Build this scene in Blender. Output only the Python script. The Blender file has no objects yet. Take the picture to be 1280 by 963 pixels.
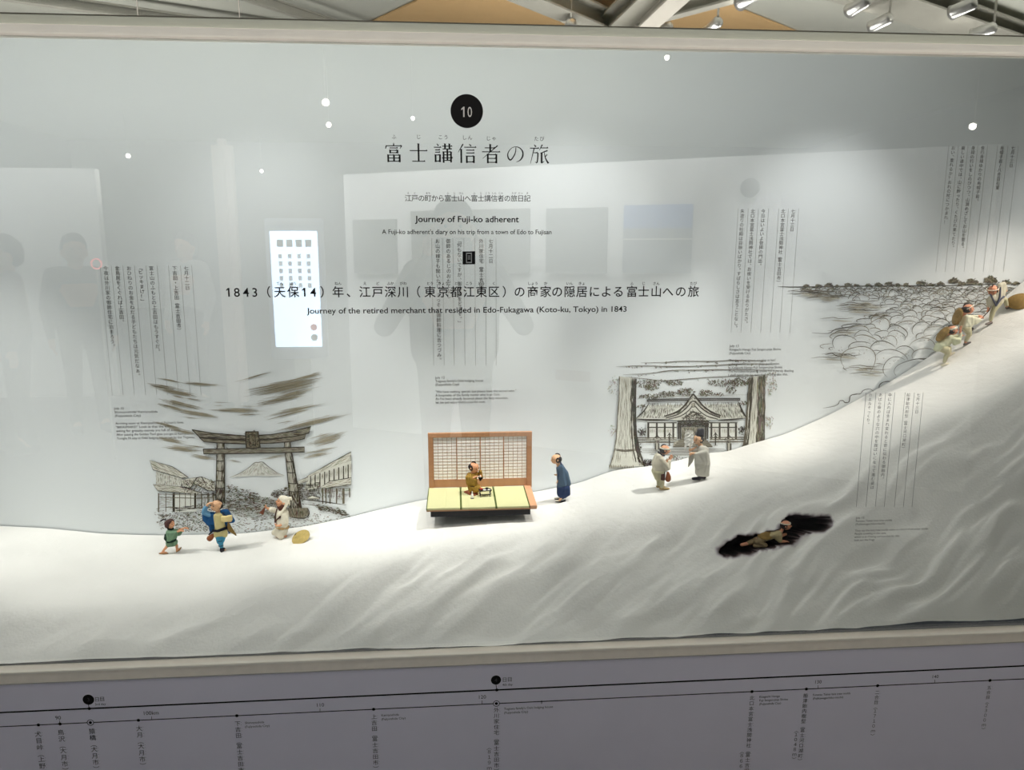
import bpy, bmesh, math, random
import numpy as np
from mathutils import Vector, Matrix, Euler, noise

random.seed(7)
rng = np.random.default_rng(7)
sc = bpy.context.scene
COL = sc.collection

# ------------------------------------------------------------------ camera
F, CX, CY = 936.0, 640.0, 481.5
CAM = Vector((0.0, -1.70, 1.50))
ROT = Euler((math.radians(90 - 10.2), 0.0, math.radians(-4.4)), 'XYZ')
cd = bpy.data.cameras.new('camera')
cd.sensor_fit = 'HORIZONTAL'; cd.sensor_width = 36.0; cd.lens = F / 1280 * 36.0
cd.clip_start = 0.02; cd.clip_end = 60
cam = bpy.data.objects.new('camera', cd); COL.objects.link(cam)
cam.location = CAM; cam.rotation_euler = ROT
sc.camera = cam
RM = ROT.to_matrix()
FWD = RM @ Vector((0, 0, -1))

# ------------------------------------------------------------------ world, exposure
w = bpy.data.worlds.new('world'); sc.world = w; w.use_nodes = True
w.node_tree.nodes['Background'].inputs[0].default_value = (0.6, 0.65, 0.7, 1)
w.node_tree.nodes['Background'].inputs[1].default_value = 0.05
sc.view_settings.view_transform = 'Standard'
sc.view_settings.look = 'None'
sc.view_settings.gamma = 1.0
sc.view_settings.use_curve_mapping = False
sc.view_settings.exposure = 0.0

# ------------------------------------------------------------------ lights
def light(name, kind, loc, target, power, color=(1, 1, 1), **kw):
    l = bpy.data.lights.new(name, kind); l.energy = power; l.color = color
    for k, v in kw.items(): setattr(l, k, v)
    o = bpy.data.objects.new(name, l); COL.objects.link(o)
    o.location = loc
    o.rotation_euler = (Vector(target) - Vector(loc)).to_track_quat('-Z', 'Y').to_euler()
    return o
# unseen fill strips added under the case ceiling for backdrop and left slope
light('case_fill_strip', 'AREA', (-0.3, 0.17, 2.17), (-0.3, 0.60, 1.2), 3.2, (0.98, 0.99, 1.0), shape='RECTANGLE', size=3.4, size_y=0.05)
light('case_fill_strip', 'AREA', (-0.55, 0.11, 2.17), (-0.55, 0.11, 0.8), 4.2, (1.0, 0.99, 0.97), shape='RECTANGLE', size=2.3, size_y=0.05)
for x_, p_ in ((-1.45, 3.5), (-0.55, 7), (0.35, 10), (1.15, 14), (1.95, 6)):
    light('case_wash_light', 'SPOT', (x_, 0.12, 2.13), (x_, 0.60, 1.30), p_, (1.0, 1.0, 1.0), spot_size=1.15, spot_blend=1.0, shadow_soft_size=0.03)
# spotlights in the case ceiling, aimed at the back half of the slope
for px_, pw_, tx_, ty_, tz_, sz_, c_ in ((-1.72, 70, -1.02, 0.45, 0.66, 0.66, (1.0, 0.985, 0.94)), (-1.05, 18, -1.55, 0.42, 0.65, 0.62, (1.0, 0.985, 0.94)), (-0.62, 56, -0.18, 0.47, 0.76, 0.62, (1.0, 0.985, 0.94)),
        (0.52, 56, 0.02, 0.47, 0.77, 0.60, (1.0, 0.985, 0.94)), (-1.10, 25, -0.50, 0.45, 0.70, 0.60, (1.0, 0.985, 0.94)), (1.22, 80, 0.48, 0.52, 0.86, 0.52, (1.0, 0.98, 0.93)), (1.30, 34, 0.95, 0.54, 1.00, 0.50, (1.0, 0.95, 0.87)), (2.25, 74, 1.50, 0.53, 1.12, 0.56, (1.0, 0.90, 0.80))):
    light('case_spot_light', 'SPOT', (px_, 0.22, 2.13), (tx_, ty_, tz_), pw_, c_, spot_size=sz_, spot_blend=1.0, shadow_soft_size=0.012)
# gallery lighting
light('gallery_area_light', 'AREA', (0.8, -2.9, 3.9), (1.1, -4.4, 1.4), 140, (1.0, 1.0, 1.0), shape='RECTANGLE', size=5.0, size_y=0.4, spread=1.5)
light('gallery_area_light', 'AREA', (-3.0, -5.0, 3.9), (-3.6, -8.5, 1.0), 60, (0.98, 0.99, 1.0), shape='RECTANGLE', size=4.0, size_y=0.5, spread=1.7)
for x_, y_, p_ in ((1.7, -5.8, 110), (-4.2, -6.8, 95), (6.2, -6.2, 95)):  # unseen uplights added to brighten the ceiling mirrored in the transom
    light('ceiling_fill_light', 'AREA', (x_, y_, 1.9), (x_, y_ + 0.001, 4.2), p_, (1.0, 0.98, 0.93), shape='RECTANGLE', size=3.4, size_y=0.6)
light('transom_fill_light', 'AREA', (0.3, -1.3, 4.0), (0.3, 0.0, 2.25), 8.5, (1.0, 0.99, 0.97), shape='RECTANGLE', size=4.2, size_y=0.2, spread=0.8)  # unseen lamp added to brighten the top strip and transom board

# ------------------------------------------------------------------ helpers
def ray(px, py):
    return RM @ Vector(((px - CX) / F, -(py - CY) / F, -1.0))
def P(px, py, Y):
    d = ray(px, py); t = (Y - CAM.y) / d.y
    return CAM + d * t
def PM(px, py, D):
    """the real place of something seen mirrored in the glass, D metres from the lens"""
    q = CAM + ray(px, py) * D
    return Vector((q.x, -q.y, q.z))
def depth(p):
    return (p - CAM).dot(FWD)
def srgb(r, g, b):
    f = lambda c: ((c / 255 + 0.055) / 1.055) ** 2.4 if c > 10 else c / 255 / 12.92
    return (f(r), f(g), f(b), 1.0)

_m = {}
def mat(name, col=(200, 200, 200), rough=0.7, spec=0.3, noise_=0.0, nscale=30, bump=0.0, bscale=60, metal=0.0, emit=0.0, coord='Object', stretch=None, wave=None):
    if name in _m: return _m[name]
    m = bpy.data.materials.new(name); m.use_nodes = True; nt = m.node_tree
    b = nt.nodes['Principled BSDF']; c = srgb(*col)
    b.inputs['Base Color'].default_value = c
    b.inputs['Roughness'].default_value = rough
    b.inputs['Specular IOR Level'].default_value = spec
    b.inputs['Metallic'].default_value = metal
    if emit:
        b.inputs['Emission Color'].default_value = c; b.inputs['Emission Strength'].default_value = emit
    if noise_ or bump:
        tc = nt.nodes.new('ShaderNodeTexCoord'); mp = nt.nodes.new('ShaderNodeMapping')
        nt.links.new(tc.outputs[coord], mp.inputs[0])
        if stretch: mp.inputs['Scale'].default_value = stretch
    if noise_:
        n = nt.nodes.new('ShaderNodeTexNoise'); n.inputs['Scale'].default_value = nscale; n.inputs['Detail'].default_value = 4
        nt.links.new(mp.outputs[0], n.inputs[0])
        r = nt.nodes.new('ShaderNodeMapRange'); r.inputs[1].default_value = 0.3; r.inputs[2].default_value = 0.7
        r.inputs[3].default_value = 1 - noise_; r.inputs[4].default_value = 1 + noise_ * 0.5
        nt.links.new(n.outputs[0], r.inputs[0])
        v = nt.nodes.new('ShaderNodeVectorMath'); v.operation = 'SCALE'; v.inputs[0].default_value = c[:3]
        nt.links.new(r.outputs[0], v.inputs['Scale']); nt.links.new(v.outputs[0], b.inputs['Base Color'])
    if bump:
        if wave:
            n2 = nt.nodes.new('ShaderNodeTexWave'); n2.inputs['Scale'].default_value = bscale; n2.inputs['Distortion'].default_value = wave
            n2.inputs['Detail'].default_value = 1
        else:
            n2 = nt.nodes.new('ShaderNodeTexNoise'); n2.inputs['Scale'].default_value = bscale; n2.inputs['Detail'].default_value = 3
        nt.links.new(mp.outputs[0], n2.inputs[0])
        bp = nt.nodes.new('ShaderNodeBump'); bp.inputs['Strength'].default_value = bump; bp.inputs['Distance'].default_value = 0.002
        nt.links.new(n2.outputs['Fac' if wave else 0], bp.inputs['Height']); nt.links.new(bp.outputs[0], b.inputs['Normal'])
    _m[name] = m
    return m

def link(name, me, m=None, parent=None, kind=None, label=None, cat=None, group=None, smooth=False):
    o = bpy.data.objects.new(name, me); COL.objects.link(o)
    if m is not None and hasattr(me, 'materials'):
        me.materials.clear(); me.materials.append(m)
    if smooth and hasattr(me, 'polygons'):
        me.polygons.foreach_set('use_smooth', [True] * len(me.polygons))
    if parent is not None: o.parent = parent
    tag(o, label, cat, group, kind)
    return o
def tag(o, label=None, cat=None, group=None, kind=None):
    if label: o['label'] = label
    if cat: o['category'] = cat
    if group: o['group'] = group
    if kind: o['kind'] = kind
    return o
def empty(name, loc, label, cat, group=None):
    o = bpy.data.objects.new(name, None); COL.objects.link(o); o.location = loc
    o.empty_display_size = 0.02
    return tag(o, label, cat, group)
def meshof(verts, faces, name='m'):
    me = bpy.data.meshes.new(name); me.from_pydata([tuple(v) for v in verts], [], faces); me.update(); return me
def boxm(bm, x0, x1, y0, y1, z0, z1, M=None):
    vs = [bm.verts.new(Vector(c) if M is None else M @ Vector(c)) for c in
          ((x0, y0, z0), (x1, y0, z0), (x1, y1, z0), (x0, y1, z0), (x0, y0, z1), (x1, y0, z1), (x1, y1, z1), (x0, y1, z1))]
    for f in ((0, 3, 2, 1), (4, 5, 6, 7), (0, 1, 5, 4), (1, 2, 6, 5), (2, 3, 7, 6), (3, 0, 4, 7)):
        bm.faces.new([vs[i] for i in f])
    return vs
def tomesh(bm, name='m'):
    me = bpy.data.meshes.new(name); bm.normal_update(); bm.to_mesh(me); bm.free(); return me
def box(name, x0, x1, y0, y1, z0, z1, m, parent=None, bevel=0.0, M=None, **kw):
    bm = bmesh.new(); boxm(bm, x0, x1, y0, y1, z0, z1, M)
    if bevel: bmesh.ops.bevel(bm, geom=bm.edges[:], offset=bevel, segments=2, affect='EDGES', clamp_overlap=True)
    return link(name, tomesh(bm, name), m, parent, **kw)
def frame_of(axis):
    return Vector(axis).normalized().to_track_quat('Z', 'Y').to_matrix().to_4x4()
def lathe(name, prof, loc, axis, m, parent=None, n=28, sx=1.0, wob=0.0, **kw):
    """prof: (radius, height) pairs along the axis"""
    vs, fs = [], []
    for (r, h) in prof:
        for k in range(n):
            a = 2 * math.pi * k / n
            vs.append((r * math.cos(a) * sx, r * math.sin(a), h))
    for i in range(len(prof) - 1):
        for k in range(n):
            k2 = (k + 1) % n
            fs.append((i * n + k, i * n + k2, (i + 1) * n + k2, (i + 1) * n + k))
    fs.append(tuple(range(n))[::-1]); fs.append(tuple((len(prof) - 1) * n + k for k in range(n)))
    me = meshof(vs, fs, name); me.transform(Matrix.Translation(Vector(loc)) @ frame_of(axis))
    return link(name, me, m, parent, smooth=True, **kw)
def tube(name, pts, r, m, parent=None, n=8, **kw):
    pts = [Vector(p) for p in pts]; rr = r if isinstance(r, (list, tuple)) else [r] * len(pts)
    vs, fs = [], []
    for i, p in enumerate(pts):
        d = (pts[min(i + 1, len(pts) - 1)] - pts[max(i - 1, 0)])
        Mx = frame_of(d)
        for k in range(n):
            a = 2 * math.pi * k / n
            vs.append(p + (Mx @ Vector((math.cos(a) * rr[i], math.sin(a) * rr[i], 0))))
    for i in range(len(pts) - 1):
        for k in range(n):
            k2 = (k + 1) % n
            fs.append((i * n + k, i * n + k2, (i + 1) * n + k2, (i + 1) * n + k))
    fs.append(tuple(range(n))[::-1]); fs.append(tuple((len(pts) - 1) * n + k for k in range(n)))
    return link(name, meshof(vs, fs, name), m, parent, smooth=True, **kw)

# value noise on numpy arrays
_tab = rng.random((256, 256))
def vnoise(x, y):
    xi = np.floor(x).astype(int); yi = np.floor(y).astype(int); fx = x - xi; fy = y - yi
    fx = fx * fx * (3 - 2 * fx); fy = fy * fy * (3 - 2 * fy)
    a = _tab[xi & 255, yi & 255]; b = _tab[(xi + 1) & 255, yi & 255]; c = _tab[xi & 255, (yi + 1) & 255]; d = _tab[(xi + 1) & 255, (yi + 1) & 255]
    return (a * (1 - fx) + b * fx) * (1 - fy) + (c * (1 - fx) + d * fx) * fy - 0.5

# ------------------------------------------------------------------ materials of the setting
M_BACK = mat('backdrop_white', (230, 234, 235), 0.85, 0.1, noise_=0.015, nscale=3)
M_TRIM = mat('beige_metal_trim', (250, 243, 230), 0.45, 0.4, noise_=0.03, nscale=20)
M_TRIM2 = mat('beige_metal_trim_dark', (250, 240, 226), 0.5, 0.4, noise_=0.04, nscale=40)
M_PANEL = mat('lilac_grey_panel', (228, 224, 238), 0.6, 0.25, noise_=0.02, nscale=8)
M_WALL = mat('gallery_white_wall', (205, 205, 203), 0.8, 0.2, noise_=0.02, nscale=3)
M_DARKWALL = mat('gallery_grey_wall', (120, 120, 122), 0.8, 0.2, noise_=0.03, nscale=3)
M_CEIL = mat('gallery_wood_ceiling', (226, 188, 136), 0.7, 0.2, noise_=0.08, nscale=6, stretch=(1, 8, 1))
M_GREYCEIL = mat('gallery_grey_ceiling', (205, 206, 196), 0.8, 0.2, noise_=0.04, nscale=2)
M_FLOOR = mat('gallery_carpet', (70, 68, 70), 0.9, 0.1, noise_=0.1, nscale=60)
M_STEEL = mat('grey_painted_steel', (172, 170, 160), 0.5, 0.4, noise_=0.04, nscale=10)
M_INK = mat('black_print', (22, 20, 20), 0.7, 0.2)
M_INK2 = mat('grey_print', (92, 90, 88), 0.8, 0.2)
M_INK3 = mat('pale_grey_line_print', (172, 175, 173), 0.8, 0.1)
M_WHITEINK = mat('white_print', (225, 222, 216), 0.7, 0.2)

def glass_mat(name, tint, extra=0.0):
    m = bpy.data.materials.new(name); m.use_nodes = True; nt = m.node_tree; nt.nodes.clear()
    out = nt.nodes.new('ShaderNodeOutputMaterial'); mx = nt.nodes.new('ShaderNodeMixShader')
    tr = nt.nodes.new('ShaderNodeBsdfTransparent'); tr.inputs[0].default_value = (*tint, 1)
    gl = nt.nodes.new('ShaderNodeBsdfGlossy'); gl.inputs['Roughness'].default_value = 0.0
    fr = nt.nodes.new('ShaderNodeFresnel'); fr.inputs[0].default_value = 1.5
    ge = nt.nodes.new('ShaderNodeNewGeometry'); mi = nt.nodes.new('ShaderNodeMapRange')
    mi.inputs[3].default_value = 1.5; mi.inputs[4].default_value = 1 / 1.5      # same reflectance on both faces of the pane
    nt.links.new(ge.outputs['Backfacing'], mi.inputs[0]); nt.links.new(mi.outputs[0], fr.inputs[0])
    ad = nt.nodes.new('ShaderNodeMath'); ad.operation = 'ADD'; ad.inputs[1].default_value = extra; ad.use_clamp = True
    nt.links.new(fr.outputs[0], ad.inputs[0]); nt.links.new(ad.outputs[0], mx.inputs[0])
    nt.links.new(tr.outputs[0], mx.inputs[1]); nt.links.new(gl.outputs[0], mx.inputs[2]); nt.links.new(mx.outputs[0], out.inputs[0])
    return m
M_GLASS = glass_mat('case_glass', (0.985, 0.995, 0.99), 0.055)
M_TRANSOM = glass_mat('transom_glass', (0.9, 0.92, 0.88), 0.62)
# ------------------------------------------------------------------ the setting
YB = 0.60                                   # the backdrop stands 60 cm behind the glass
XL, XR = -2.15, 2.75
zin_t = P(640, 55, 0).z; zin_b = P(640, 810, 0).z
back = box('wall_back', XL, XR, YB, YB + 0.02, 0.45, 2.2, M_BACK, kind='structure', label='white curved backdrop of the diorama with printed ink drawings')
box('wall_left', XL - 0.02, XL, 0.02, YB, 0.45, 2.2, M_BACK, kind='structure')
box('wall_right', XR, XR + 0.02, 0.02, YB, 0.45, 2.2, M_BACK, kind='structure')
box('ceiling', XL, XR, 0.02, YB, 2.2, 2.22, M_BACK, kind='structure', label='closed top of the display case')
glass = box('window_1', XL, XR, 0.0, 0.006, zin_b - 0.006, zin_t + 0.006, M_GLASS, kind='structure', label='large glass pane of the display case with printed lettering')
# upper frame strip, band and transom
h1 = P(640, 42.5, -0.012).z
box('trim_1', XL, XR, -0.012, 0.02, P(640, 55, -0.012).z, h1, M_TRIM, kind='structure', bevel=0.001, label='pale beige strip along the top of the glass')
box('trim_2', XL, XR, -0.014, -0.009, P(640, 57.5, -0.012).z, P(640, 54.5, -0.012).z, M_TRIM2, kind='structure')
zt1 = P(640, 32, 0).z
box('trim_3', XL, XR, -0.004, 0.02, h1, zt1, mat('grey_green_band', (196, 196, 180), 0.5), kind='structure', label='grey band above the top strip')
box('trim_4', XL, XR, -0.0045, 0.02, zt1, zt1 + 0.0022, mat('dark_gap', (92, 88, 76), 0.6), kind='structure')
box('window_2', XL, XR, 0.0, 0.006, zt1 + 0.0022, zt1 + 0.5, M_TRANSOM, kind='structure', label='glass transom above the case mirroring the gallery ceiling')
box('wall_upper', XL, XR, 0.05, 0.08, zt1, zt1 + 0.5, mat('transom_backing', (214, 212, 196), 0.8), kind='structure', label='grey board behind the transom glass')
for k, px in enumerate((172, 299)):
    p = P(px, 12, 0.0)
    box('trim_%d' % (5 + k), p.x - 0.0008, p.x + 0.0008, -0.001, 0.0, zt1 + 0.002, zt1 + 0.5, M_TRIM2, kind='structure')
# ledge under the glass
zl = zin_b
box('trim_7', XL, XR, -0.020, 0.012, zl - 0.030, zl, M_TRIM2, kind='structure', bevel=0.0012, label='beige metal ledge under the glass')
box('trim_8', XL, XR, -0.022, -0.010, zl - 0.006, zl + 0.0004, M_TRIM, kind='structure', bevel=0.001)
zp = P(640, 829, -0.016).z
box('trim_9', XL, XR, -0.018, 0.01, zp - 0.0016, zp + 0.0016, mat('white_edge', (205, 200, 195), 0.5), kind='structure')
panel = box('wall_front', XL, XR, -0.016, 0.0, 0.0, zp, M_PANEL, kind='structure', label='lilac grey panel under the case with the printed route line')
YP = -0.0166
# sides of the case front wall
box('wall_front_left', -9.5, XL, -0.02, 0.05, 0, 4.2, M_DARKWALL, kind='structure')
box('wall_front_right', XR, 9.5, -0.02, 0.05, 0, 4.2, M_DARKWALL, kind='structure')
box('wall_front_upper', XL, XR, -0.02, 0.05, zt1 + 0.5, 4.2, M_DARKWALL, kind='structure')
# gallery shell behind the photographer, mirrored in the glass
box('floor', -9.5, 9.5, -18.5, 0.05, -0.04, 0.0, M_FLOOR, kind='structure')
box('ceiling_gallery', -9.5, 9.5, -18.5, 0.05, 4.2, 4.25, M_GREYCEIL, kind='structure', label='pale grey ceiling of the gallery')
def onceil(px, py, z):
    d = ray(px, py); t = (z - CAM.z) / d.z; v = CAM + d * t; return Vector((v.x, -v.y, z))
_q = [onceil(*c, 4.17) for c in ((560, -40), (830, -40), (925, 12), (1010, 46), (430, 44), (520, 2))]
link('ceiling_panel', meshof([v + Vector((0, 0, h_)) for h_ in (0, .02) for v in _q], [tuple(range(6)), tuple(range(6, 12))[::-1]] + [(i, (i + 1) % 6, 6 + (i + 1) % 6, 6 + i) for i in range(6)]), M_CEIL, kind='structure', label='warm wooden field of the gallery ceiling')
box('wall_far', -9.5, 9.5, -18.55, -18.5, 0, 4.2, M_DARKWALL, kind='structure')
box('wall_gallery_left', -9.55, -9.5, -18.5, 0, 0, 4.2, M_DARKWALL, kind='structure')
box('wall_gallery_right', 9.5, 9.55, -18.5, 0, 0, 4.2, M_DARKWALL, kind='structure')
# exhibition wall with pictures (mirrored)
A = PM(455, 218, 6.0); B = PM(1000, 190, 4.75)
dAB = Vector((B.x - A.x, B.y - A.y, 0)).normalized()
A0 = A - dAB * 0.2; B0 = B + dAB * 1.1
MW = Matrix.Translation((A0.x, A0.y, 0)) @ Matrix(((dAB.x, dAB.y, 0, 0), (dAB.y, -dAB.x, 0, 0), (0, 0, 1, 0), (0, 0, 0, 1)))
LW = (B0 - A0).to_2d().length
ztop = (A.z + B.z) / 2
def mbox(name, x0, x1, y0, y1, z0, z1, M, m, parent=None, **kw):
    bm = bmesh.new(); boxm(bm, x0, x1, y0, y1, z0, z1, M); bmesh.ops.recalc_face_normals(bm, faces=bm.faces[:])
    return link(name, tomesh(bm, name), m, parent, **kw)
NW = Vector((dAB.y, -dAB.x, 0))
side = 1 if (MW @ Vector((0, 1, 0)) - MW @ Vector((0, 0, 0))).y > 0 else -1    # +: towards the glass
mbox('wall_exhibition', 0, LW, -0.08 * side, 0, 0, ztop, MW, M_WALL, kind='structure', label='white exhibition wall mirrored in the glass')
def onwall(px, py):
    """local coordinates on the exhibition wall of a point seen mirrored"""
    d = ray(px, py); dm = Vector((d.x, -d.y, d.z)); c = Vector((CAM.x, -CAM.y, CAM.z))
    n = NW; t = (A0 - c).to_3d().dot(n) / dm.dot(n) if abs(dm.dot(n)) > 1e-9 else 0
    q = c + dm * t; l = MW.inverted() @ q
    return l.x, l.z
pics = [((442, 275), (498, 342), (96, 98, 94), 'dark green and grey picture on the white wall, farthest along it'),
        ((515, 264), (663, 342), (84, 84, 80), 'wide dark picture on the white wall behind the photographer'),
        ((684, 261), (759, 342), (58, 60, 56), 'dark picture with a small pale spot on the white wall'),
        ((781, 257), (864, 342), (118, 126, 136), 'picture of blue sky over a hill on the white wall')]
for (a, b, c, lab) in pics:
    x0, z1 = onwall(*a); x1, z0 = onwall(*b)
    e = empty('picture', MW @ Vector(((x0 + x1) / 2, 0, z0)), lab, 'picture', 'pictures on the mirrored exhibition wall')
    Mi = Matrix.Translation(-e.location) @ MW
    mbox('print', min(x0, x1), max(x0, x1), 0.001 * side, 0.02 * side, z0, z1, Mi, mat('picture_%d' % c[0], c, 0.6, noise_=0.15, nscale=3), e)
    if c[0] == 118:
        mbox('sky', min(x0, x1) , max(x0, x1), 0.02 * side, 0.022 * side, z0 + (z1 - z0) * 0.66, z1, Mi, mat('picture_sky', (96, 128, 188), 0.6), e)
        mbox('horizon_line', min(x0, x1), max(x0, x1), 0.02 * side, 0.023 * side, z0 + (z1 - z0) * 0.49, z0 + (z1 - z0) * 0.51, Mi, M_WHITEINK, e)
    else:
        mbox('border', min(x0, x1), max(x0, x1), 0.02 * side, 0.024 * side, z0, z0 + 0.012, Mi, M_DARKWALL, e)
x0, z1 = onwall(695, 462); x1, z0 = onwall(738, 478)
c_ = mbox('caption_card', min(x0, x1), max(x0, x1), 0.001 * side, 0.006 * side, z0, z1, MW, mat('card', (168, 150, 146), 0.7), label='small pinkish caption card low on the mirrored white wall', cat='card')
# lit touch-screen kiosk, mirrored
q = [PM(*c, 3.7) for c in ((340, 447), (409, 451), (400, 273), (332, 275))]
K = empty('screen_kiosk', (q[0] + q[1]) / 2 * 1.0, 'tall lit touch screen in a pale frame, mirrored in the glass', 'screen')
K.location.z = 0.0
kx0, kx1 = sorted((q[0].x + 0.0, q[1].x)); kz0 = (q[0].z + q[1].z) / 2; kz1 = (q[2].z + q[3].z) / 2; ky = (q[0].y + q[1].y) / 2
L = lambda o, e: (setattr(o, 'location', o.location - e.location), o)[1]
def pbox(name, x0, x1, y0, y1, z0, z1, m, e, **kw):
    l = e.location
    return box(name, x0 - l.x, x1 - l.x, y0 - l.y, y1 - l.y, z0 - l.z, z1 - l.z, m, e, **kw)
pbox('frame', kx0, kx1, ky - 0.06, ky, kz0, kz1, mat('kiosk_frame', (200, 206, 226), 0.5), K, bevel=0.006)
m_scr = mat('lit_screen', (205, 226, 250), 0.5, emit=6)
kw_ = kx1 - kx0; kh = kz1 - kz0
sx0, sx1, sz0, sz1 = kx0 + kw_ * 0.09, kx1 - kw_ * 0.09, kz0 + kh * 0.09, kz1 - kh * 0.09
pbox('screen', sx0, sx1, ky, ky + 0.004, sz0, sz1, m_scr, K)
for i in range(4):
    u = sx0 + (sx1 - sx0) * (0.14 + 0.2 * i)
    pbox('button', u, u + 0.030, ky + 0.004, ky + 0.006, sz1 - 0.075, sz1 - 0.040, mat('button_grey', (95, 105, 120), 0.6), K)
    for j in range(5):
        pbox('text_line', u + 0.004, u + 0.022, ky + 0.004, ky + 0.005, sz1 - 0.13 - j * 0.035, sz1 - 0.108 - j * 0.035, mat('screen_text', (165, 180, 200), 0.6, emit=1.2), K)
lathe('red_button', [(0.001, 0), (0.017, 0), (0.017, 0.002), (0.001, 0.002)], (Vector((sx1 - 0.035, ky + 0.004, sz0 + 0.095)) - K.location), (0, 1, 0), mat('screen_red', (225, 80, 80), 0.6, emit=1.2), K)
lathe('grey_button', [(0.001, 0), (0.017, 0), (0.017, 0.002), (0.001, 0.002)], (Vector((sx1 - 0.035, ky + 0.004, sz0 + 0.045)) - K.location), (0, 1, 0), mat('screen_grey', (110, 120, 135), 0.6), K)
pbox('post', (kx0 + kx1) / 2 - 0.04, (kx0 + kx1) / 2 + 0.04, ky - 0.09, ky - 0.06, 0.0, kz1 - 0.1, M_STEEL, K)
# pale pillar mirrored at the left
p = PM(286, 313, 7.0)
pl = box('column_gallery', p.x - 0.09, p.x + 0.09, p.y - 0.1, p.y + 0.1, 0, 2.5, mat('pink_white', (205, 190, 180), 0.7), kind='structure', label='pale round-edged pillar of the gallery', bevel=0.06)
p = PM(30, 313, 7.5)
box('wall_gallery_panel', p.x - 0.55, p.x + 0.75, p.y - 0.1, p.y, 0, 2.3, M_WALL, kind='structure')
# spotlights hanging from the gallery ceiling, mirrored as bright points
m_bulb = mat('lamp_glow', (255, 250, 240), 0.5, emit=40)
m_lamp = mat('lamp_housing', (225, 225, 222), 0.28, 0.6, metal=.75)
def spot(px, py, z, r, lab, tgt=(0, -3, 1)):
    d = ray(px, py); t = (z - CAM.z) / d.z; q = CAM + d * t; q.y = -q.y
    e = empty('spotlight', q, lab, 'spotlight', 'spotlights on the gallery ceiling')
    ax = (Vector(tgt) - q).normalized()
    lathe('housing', [(r * .6, -r * 5), (r * 1.2, -r * 4.6), (r * 1.3, -r * .6), (r * 1.5, 0), (r * 1.35, 0.0), (r * 1.2, -r * .5)], (0, 0, 0), ax, m_lamp, e, n=16)
    lathe('bulb', [(r * .2, -r * .4), (r, -r * .3), (r, -r * .2), (r * .1, -r * .1)], (0, 0, 0), ax, m_bulb, e, n=12)
    tube('stem', [(-ax * r * 4.5), (-ax * r * 4.5) + Vector((0, 0, max(4.2 - z - 0.1, 0.05)))], r * .25, M_STEEL, e)
    return e
for i, a in enumerate([(407, 128, 3.3, .036), (411, 156, 3.3, .03), (160, 195, 3.3, .035), (327, 214, 3.3, .032), (516, 148, 3.3, .022), (834, 72, 3.6, .022), (1216, 158, 3.3, .04)]):
    spot(*a, ['gallery spotlight mirrored to the left of the black 10 disc', 'dimmer gallery spotlight mirrored just under a brighter one', 'gallery spotlight mirrored farthest left', 'gallery spotlight mirrored above the tall lit screen',
              'tiny gallery spotlight mirrored beside the black 10 disc', 'gallery spotlight mirrored just below the top strip', 'large gallery spotlight mirrored at the upper right'][i], tgt=(0, 0.0, 1.0))
for i, a in enumerate([(710, 42), (826, 45), (885, 40), (1062, 14), (1090, 34), (1190, 16), (1216, 44), (925, 4)]):
    spot(a[0], a[1], 3.75, 0.048, ['small chrome track light mirrored in the transom left of the forked beam', 'chrome track light mirrored right of the forked beam', 'chrome track light with cable loop mirrored in the transom',
         'upper of two big chrome track lights mirrored together', 'lower of two big chrome track lights mirrored together', 'faint track light mirrored high at the right', 'track light mirrored over the top strip at the right', 'track light cut by the top edge of the picture'][i], tgt=(1.5 - i, -30, -1.5 + i * .4))
# roof trusses (mirrored in the transom)
def beam(pa, pb, z, wd, hgt, name='roof_beam', lab=None, m=M_STEEL):
    q = []
    for (px, py) in (pa, pb):
        d = ray(px, py); t = (z - CAM.z) / d.z; v = CAM + d * t; q.append(Vector((v.x, -v.y, 0)))
    d = (q[1] - q[0]); ln = d.length; d.normalize()
    M = Matrix.Translation((0, 0, 0)) @ Matrix(((d.x, -d.y, 0, 0), (d.y, d.x, 0, 0), (0, 0, 1, 0), (0, 0, 0, 1)))
    bm = bmesh.new(); boxm(bm, -ln * .15, ln * 1.15, -wd / 2, wd / 2, -0.01, 0.01, M); boxm(bm, -ln * .15, ln * 1.15, -wd / 2, wd / 2, hgt - 0.02, hgt, M); boxm(bm, -ln * .15, ln * 1.15, -0.012, 0.012, 0.0, hgt, M)
    o = link(name, tomesh(bm, name), m, label=lab, cat='beam', group='roof beams of the gallery'); o.location = (q[0].x, q[0].y, z)
    return o
beam((640, -8), (765, 44), 3.9, 0.28, 0.2, lab='grey roof beam running from upper left to the beam fork')
beam((765, 44), (822, -8), 3.85, 0.26, 0.2, lab='grey roof beam leaning to the right above the fork')
beam((795, 48), (860, -12), 3.7, 0.2, 0.2, lab='lighter grey roof beam right beside the fork beam', m=mat('pale_steel', (205, 200, 190), 0.5))
beam((815, 28), (935, -4), 3.8, 0.12, 0.15, lab='thin grey roof beam carrying the track lights')
beam((1000, -30), (1250, 50), 3.95, 0.5, 0.15, lab='wide grey roof beam at the upper right of the transom')
beam((-60, -10), (330, 44), 4.0, 0.10, 0.1, lab='thin roof beam mirrored at the far left')
beam((290, -6), (430, 40), 4.0, 0.06, 0.1, lab='thin slanting roof rod mirrored left of the middle')

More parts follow.
